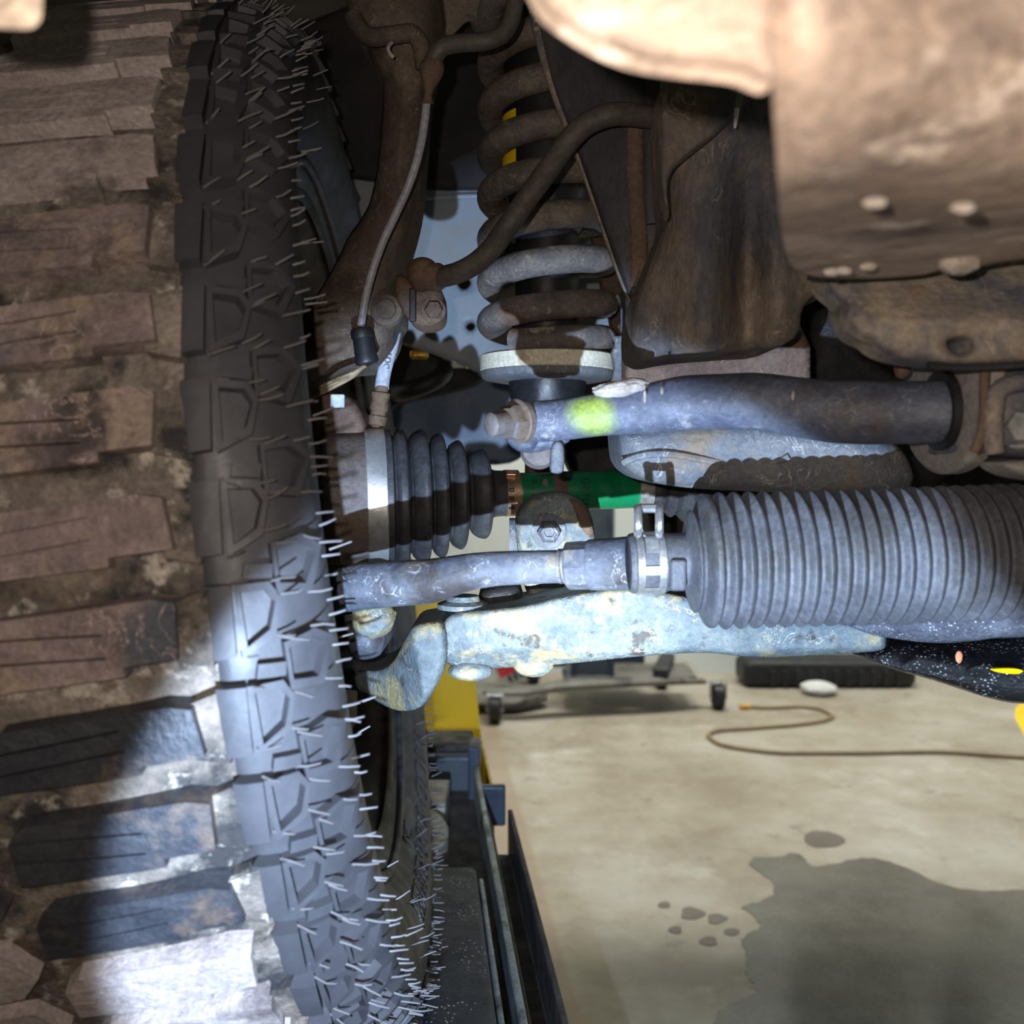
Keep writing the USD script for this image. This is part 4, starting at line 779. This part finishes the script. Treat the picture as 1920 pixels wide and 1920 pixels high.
t.part('boss', lathe(P(726, 583, .65), P(726, 583, .65) + V(0, -1, 0), [(0, 0), (0, .0115), (.005, .0105), (.006, .007), (.0085, .0065), (.009, 0)], 28), M_knuckle)
t.part('pale_plate', rbox(P(633, 752, .655), (.010, .004, .0095), .001), M_white, 'small pale square')
t.part('grease_nipple', tube([P(735, 80, .603), P(730, 98, .598), P(738, 108, .598)], .0012, n=12, sides=8), M_mudclump)
t.done()

# upper ball joint arm and hoses at the top
t = Thing('upper_arm', 'dark brown upper suspension arm at the top behind the hose', 'control arm')
t.part('arm', tube([P(760, -60, .84), P(900, -30, .86), P(930, 60, .88), P(1000, 110, .90)], [.02, .022, .018, .02], n=40, sides=24), M_brack)
t.part('arm_plate', puff([(820, -60), (1000, -60), (960, 30), (905, 60), (880, 20), (845, 60), (822, 75)], .83, .01, .004, 7), M_brack)
t.part('bush', lathe(P(940, 25, .82), P(940, 25, .82) + V(.3, -1, 0), [(0, 0), (0, .014), (.014, .014), (.014, 0)], 30), M_hub)
t.done()
t = Thing('sensor_cable', 'thin grey wheel sensor cable running down the front of the knuckle', 'cable')
hose = [P(*a) for a in ((968, -60, .60), (966, 0, .60), (958, 40, .60), (940, 66, .60), (905, 78, .60), (865, 81, .60), (835, 86, .602), (818, 102, .604), (809, 125, .606))]
t.part('rubber_hose', tube(hose, .0056, n=70, sides=16), M_hose, 'brown rubber hose')
t.part('sleeve', tube([P(808, 112, .605), P(807, 150, .606), P(806, 156, .606), P(802, 194, .608)], [.0062, .0058, .0048, .0044], n=20, sides=16), M_fitting)
t.part('cable', tube([P(*a) for a in ((800, 186, .610), (795, 235, .612), (783, 295, .615), (765, 350, .618), (740, 405, .622), (715, 460, .626), (695, 520, .630), (683, 570, .632), (677, 612, .634))], .0028, n=70, sides=12), M_cable, 'light grey cable')
t.part('connector', lathe(P(677, 616, .634), P(690, 690, .634), [(0, 0), (0, .0068), (.002, .0076), (.006, .0076), (.007, .0068), (.018, .0074), (.022, .0082), (.024, .0072), (.026, 0)], 28), M_black, 'black connector')
for k in range(3):
    t.part('wire', tube([P(686 - 3 * k, 684, .634), P(672 - 3 * k, 694 + k * 4, .63), P(640, 708 + k * 5, .628), P(600, 726 + k * 6, .64), P(545, 748 + k * 6, .65)], .0014, n=30, sides=8), M_hose2)
t.done()
t = Thing('caliper_hose', 'pale lettered brake hose sleeve with a ribbed brown end above the axle boot', 'brake hose')
t.part('hose', tube([P(740, 600, .70), P(733, 650, .69), P(722, 690, .685), P(716, 728, .68)], .0052, n=24, sides=16), M_white)
t.part('ribbed_end', lathe(P(716, 724, .68), P(704, 815, .68), [(0, 0), (0, .0048), (.004, .0048), (.005, .0066), (.008, .0066), (.009, .0058), (.012, .0058), (.013, .0066), (.017, .0066), (.018, .0056), (.021, .0056), (.022, .0068), (.028, .0060), (.029, .004), (.036, .004), (.036, 0)], 28), M_fitting, 'ribbed brown end')
tm = meshkit.text_mesh('DOT', .0042, .0006); v = tm.vertices - [tm.bounds[:, 0].mean(), tm.bounds[:, 1].mean(), 0]
c = P(727, 676, .6805); ang = 1.38; pts = c + np.c_[v[:, 0] * math.cos(ang) - v[:, 1] * math.sin(ang), -v[:, 2], v[:, 0] * math.sin(ang) + v[:, 1] * math.cos(ang)]
t.part('lettering', tri(pts, tm.faces), M_hose, 'small letters', smooth=False)
t.done()
t = Thing('brake_hose', 'thick brown brake hose curving from the frame down to a rusty fitting', 'brake hose')
bh = ((1260, 224, .585), (1200, 217, .58), (1140, 216, .57), (1100, 232, .572), (1068, 262, .575), (1030, 315, .585), (990, 370, .595), (955, 420, .60), (920, 468, .61), (885, 498, .615), (850, 514, .62), (815, 521, .625))
t.part('hose', tube([P(*a) for a in bh], [.0070] * 12, n=110, sides=24), M_hose)
t.part('ferrule', lathe(P(828, 520, .622), P(778, 517, .63), [(0, 0), (0, .0082), (.002, .0092), (.012, .0092), (.014, .0105), (.018, .0100), (.022, .006), (.022, 0)], 32), M_fitting)
t.part('mount_block', puff([(738, 518), (752, 514), (764, 520), (775, 530), (790, 540), (828, 534), (834, 575), (830, 604), (805, 614), (775, 610), (755, 585), (742, 560)], .632, .03, .006, 5, relief=.0015), M_fitting)
t.part('bolt', hexbolt(P(812, 582, .632), (.2, -1, 0), .0062, .005, .0085), M_fitting)
t.part('clip', rbox(P(774, 572, .629), (.0045, .004, .022), .001), M_black)
t.part('banjo', lump(P(792, 512, .628), (.010, .010, .010), 9, .12, 3), M_fitting)
t.done()

# ---------------------------------------------------------------- frame, tower, brackets
t = Thing('spring_tower', 'dark steel spring tower plate with rust streaks slanting past the coils', 'frame bracket')
t.part('tower_plate', puff([(985, -80), (1330, -80), (1330, 420), (1262, 470), (1232, 520), (1210, 556), (1194, 573), (1182, 558), (1162, 508), (1132, 422), (1102, 337), (1064, 232), (1037, 167), (1012, 80)], lambda x, y: .625 - .0001 * (x - 1000), .014, .003, 8, relief=.0012), M_tower)
t.part('rear_plate', puff([(1096, 380), (1164, 380), (1164, 800), (1150, 800), (1150, 620), (1126, 540)], .81, .01, .003, 8, relief=.001), M_hub)
t.part('edge_flange', tube([P(990, -40, .628), P(1016, 92, .626), P(1040, 170, .625), (P(1104, 338, .622)), P(1164, 510, .618), P(1188, 566, .616)], .0032, n=60, sides=10), M_brack)
t.part('rust_rib', tube([P(1196, 210, .605), P(1192, 330, .604), P(1198, 440, .603), P(1196, 540, .602)], .0055, n=40, sides=12, flat=.5), M_fitting)
t.part('rust_rib', tube([P(1225, 120, .60), P(1224, 300, .60), P(1228, 420, .60)], .006, n=40, sides=12, flat=.5), M_tower)
t.done()
t = Thing('frame_rail', 'mud caked frame rail with a split sheet edge behind the near plate', 'frame')
dfr = lambda x, y: .52 - .02 * np.sin(np.clip((x - 1240) / 260, 0, 1) * np.pi) + .035 * np.exp(-((x - 1400) / 40) ** 2) * np.clip((y - 250) / 250, 0, 1)
t.part('rail_face', puff([(1250, 90), (1244, 230), (1248, 320), (1258, 400), (1240, 440), (1213, 510), (1193, 560), (1184, 610), (1184, 645), (1196, 670), (1216, 678), (1260, 668), (1330, 660), (1500, 652), (1502, 556), (1600, 540), (1600, 90)], dfr, .05, .010, 8, relief=.0035, rscale=40), M_frame)
t.part('upper_sheet', puff([(1242, 80), (1500, 80), (1480, 150), (1402, 185), (1385, 205), (1345, 250), (1290, 290), (1262, 315), (1250, 345), (1256, 400), (1252, 415), (1242, 370), (1237, 320), (1240, 230)], lambda x, y: .485 + 0 * x, .006, .003, 7, relief=.0012), M_frame)
t.part('lower_sheet', puff([(1172, 560), (1520, 560), (1520, 800), (1172, 800)], .60, .02, .004, 10, relief=.001), M_hub)
t.part('cable_tie', tube([P(1392, 120, .478), P(1389, 170, .476), P(1382, 205, .474)], [.0022, .0020, .0014], n=16, sides=8, flat=.5), mat('olive_tie', [rgb(92, 104, 70), rgb(120, 128, 90)], 60, .6, .1), 'olive cable tie')
t.part('tie_tail', tube([P(1382, 205, .474), P(1380, 222, .473), P(1378, 240, .474)], [.0012, .0010, .0006], n=10, sides=6), M_card, 'pale loose end')
t.done()
t = Thing('lower_bracket', 'pale dusty curved bracket under the sway bar above the grey bellows', 'bracket')
t.part('bracket_shell', puff([(1158, 790), (1480, 780), (1620, 800), (1700, 840), (1720, 930), (1560, 930), (1420, 922), (1300, 917), (1226, 906), (1192, 893), (1166, 870), (1160, 835)], lambda x, y: .552 - .0 * x, .06, .014, 7, relief=.0016), M_cross)
t.part('seam', tube([P(1168, 868, .554), P(1200, 855, .550), P(1300, 858, .550), P(1480, 856, .550)], .0022, n=40, sides=8), M_cross)
t.done()
t = Thing('crossmember_bracket', 'rust and grey frame bracket with a square hole above the bush flange', 'bracket')
t.part('bracket_plate', puff([(1540, 520), (1560, 548), (1586, 566), (1583, 578), (1591, 602), (1606, 630), (1640, 642), (1652, 656), (1690, 672), (1740, 679), (1800, 684), (1850, 683), (1920, 677), (2600, 650), (2600, 380), (1700, 430), (1540, 480)], lambda x, y: .40 - .00005 * np.minimum(x - 1560, 450) + .02 * np.clip((600 - y) / 100, 0, 1), .02, .006, 7, relief=.0018, holes=[[(1774, 636), (1814, 634), (1820, 646), (1818, 662), (1792, 665), (1778, 652)]]), M_brack)
t.part('fold_edge', tube([P(1740, 684, .392), P(1800, 689, .391), P(1860, 688, .388), P(2000, 676, .38)], .0016, n=20, sides=8), M_black)
t.done()
# near plate, out of focus and strongly lit by the flash
t = Thing('skid_plate', 'large pale mud covered plate looming close at the upper right', 'skid plate')
dsk = lambda x, y: .165 + .11 * np.clip(y / 520, -.2, 1) ** 2 + .03 * np.clip((x - 1450) / 470, 0, 1) + .07 * np.clip((y - 300) / 200, 0, 1.2) ** 2
t.part('plate_face', puff([(1462, -330), (2700, -330), (2700, 400), (1920, 478), (1836, 498), (1800, 490), (1776, 500), (1740, 512), (1640, 518), (1540, 516), (1500, 504), (1480, 476), (1472, 400), (1468, 250), (1464, 160)], dsk, .006, .010, 9, relief=.0028, rscale=34, seed=3), M_skid)
t.part('side_lobe', puff([(860, -330), (1470, -330), (1468, 130), (1446, 156), (1420, 148), (1384, 132), (1330, 127), (1270, 121), (1200, 112), (1150, 96), (1100, 72), (1050, 40), (1000, 2)], lambda x, y: .182 + .00003 * (1450 - x), .006, .005, 9, relief=.0015), M_skid)
t.part('chip', lump(P(1800, 494, .345), (.006, .004, .0035), 5, .5, 3), M_mudclump, 'pale chipped edge')
for x, y in ((1560, 510), (1582, 508), (1628, 500), (1806, 390), (1640, 380)): t.part('mud_fleck', lump(P(x, y, .335 if y > 450 else .229), (.0022, .0006, .0011), x, .6, 3), M_mudclump)
t.done()
# corner of a bumper piece at the top left
single('bumper_corner', puff([(-160, -160), (34, -160), (38, -20), (28, 8), (4, 17), (-160, 4)], .205, .010, .006, 4), M_cream, 'cream rounded bumper corner at the top left over the tyre', 'bumper')

# ---------------------------------------------------------------- engine side and undertray
t = Thing('engine_undertray', 'black oily engine undertray with a gritty ledge and yellow mark at lower right', 'undertray')
dt = lambda x, y: .56 - .00012 * np.minimum(x - 1600, 350) + .0004 * np.clip(1260 - y, 0, 120)
t.part('tray_pan', puff([(1592, 1226), (1640, 1215), (1660, 1200), (1760, 1190), (2700, 1180), (2700, 1340), (1920, 1322), (1860, 1312), (1800, 1292), (1740, 1272), (1690, 1260), (1640, 1242)], dt, .10, .016, 7, relief=.002, rscale=70), M_tray)
t.part('gritty_ledge', puff([(1586, 1172), (1660, 1150), (1760, 1130), (2700, 1110), (2700, 1190), (1900, 1192), (1800, 1206), (1740, 1206), (1660, 1196), (1620, 1186)], lambda x, y: .53 - .0001 * np.minimum(x - 1600, 350), .08, .012, 7, relief=.0022, rscale=80), M_ledge)
t.part('yellow_mark', puff([(1858, 1254), (1900, 1252), (1922, 1257), (1918, 1264), (1890, 1264), (1862, 1259)], .521, .002, .0006, 4), M_yellow, 'yellow paint mark')
t.part('leaf_scrap', lump(P(1798, 1232, .522), (.0016, .001, .0028), 6, .4, 3), mat('orange_scrap', [rgb(200, 120, 80), rgb(220, 150, 110)], 60, .7, .2))
t.done()
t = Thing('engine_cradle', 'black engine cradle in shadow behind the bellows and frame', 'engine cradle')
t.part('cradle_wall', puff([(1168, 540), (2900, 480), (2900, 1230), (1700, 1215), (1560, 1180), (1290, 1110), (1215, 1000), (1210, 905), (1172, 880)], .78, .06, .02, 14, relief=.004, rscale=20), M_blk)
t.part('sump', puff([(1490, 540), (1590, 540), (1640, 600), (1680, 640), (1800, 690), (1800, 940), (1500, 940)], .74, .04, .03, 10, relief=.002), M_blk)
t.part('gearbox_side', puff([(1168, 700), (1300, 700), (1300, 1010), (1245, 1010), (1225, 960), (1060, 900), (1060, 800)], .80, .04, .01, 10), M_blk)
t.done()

# inner wing panels beyond the spring, wheel arch, front bumper and body overhead
t = Thing('inner_wing', 'pale blue grey inner wing panel with round holes behind the coil spring', 'body panel')
t.part('wing_panel', puff([(560, 330), (1240, 330), (1240, 760), (1160, 770), (905, 700), (830, 668), (742, 640), (560, 560)], 1.06, .012, .004, 10, holes=[[(870 + 13 * math.cos(a), 530 + 13 * math.sin(a)) for a in np.linspace(0, 2 * np.pi, 13)[:-1]], [(882 + 9 * math.cos(a), 611 + 9 * math.sin(a)) for a in np.linspace(0, 2 * np.pi, 13)[:-1]]], smooth=False), M_panel)
t.part('arch_liner', puff([(480, -12), (1400, -12), (1400, 352), (480, 352)], 1.045, .012, .004, 20, relief=.004, rscale=12), M_liner)
t.part('fold_line', tube([P(700, 372, 1.05), P(1000, 366, 1.05)], .003, n=6, sides=8), M_panel)
t.done()
t = Thing('front_wing', 'dim blue body panel seen low behind the axle boot', 'body panel')
t.part('wing_sheet', puff([(690, 690), (1000, 690), (1000, 850), (930, 880), (690, 845)], 1.30, .012, .004, 12), mat('blue_body_panel', [rgb(70, 92, 120), rgb(84, 106, 134)], 5, .5, .05))
t.part('pipe', tube([P(830, 690, 1.15), P(812, 715, 1.12), P(780, 728, 1.12), P(745, 735, 1.15)], .011, n=30, sides=16), M_black)
t.part('reinforcement', puff([(560, 620), (745, 640), (905, 700), (900, 720), (800, 745), (720, 760), (700, 900), (560, 900)], 1.22, .02, .004, 12), M_blk)
t.part('clip', rbox(P(786, 664, 1.14), (.022, .01, .012), .004), M_brass); t.part('clip', rbox(P(855, 685, 1.2), (.05, .006, .006), .002), M_card)
t.done()
t = Thing('vehicle_body', 'dark underside of the raised vehicle above the wheel', 'vehicle')
t.part('underbody', slabbox(-.62, 1.75, -2.2, 2.05, 1.32, 1.50), M_liner, smooth=False)
t.part('front_bumper', slabbox(-.62, 1.75, 1.95, 2.05, 1.02, 1.40), M_liner, smooth=False)
t.part('side_skirt', slabbox(-.66, -.60, -2.2, 2.05, 1.18, 1.50), M_liner, smooth=False)
t.done()
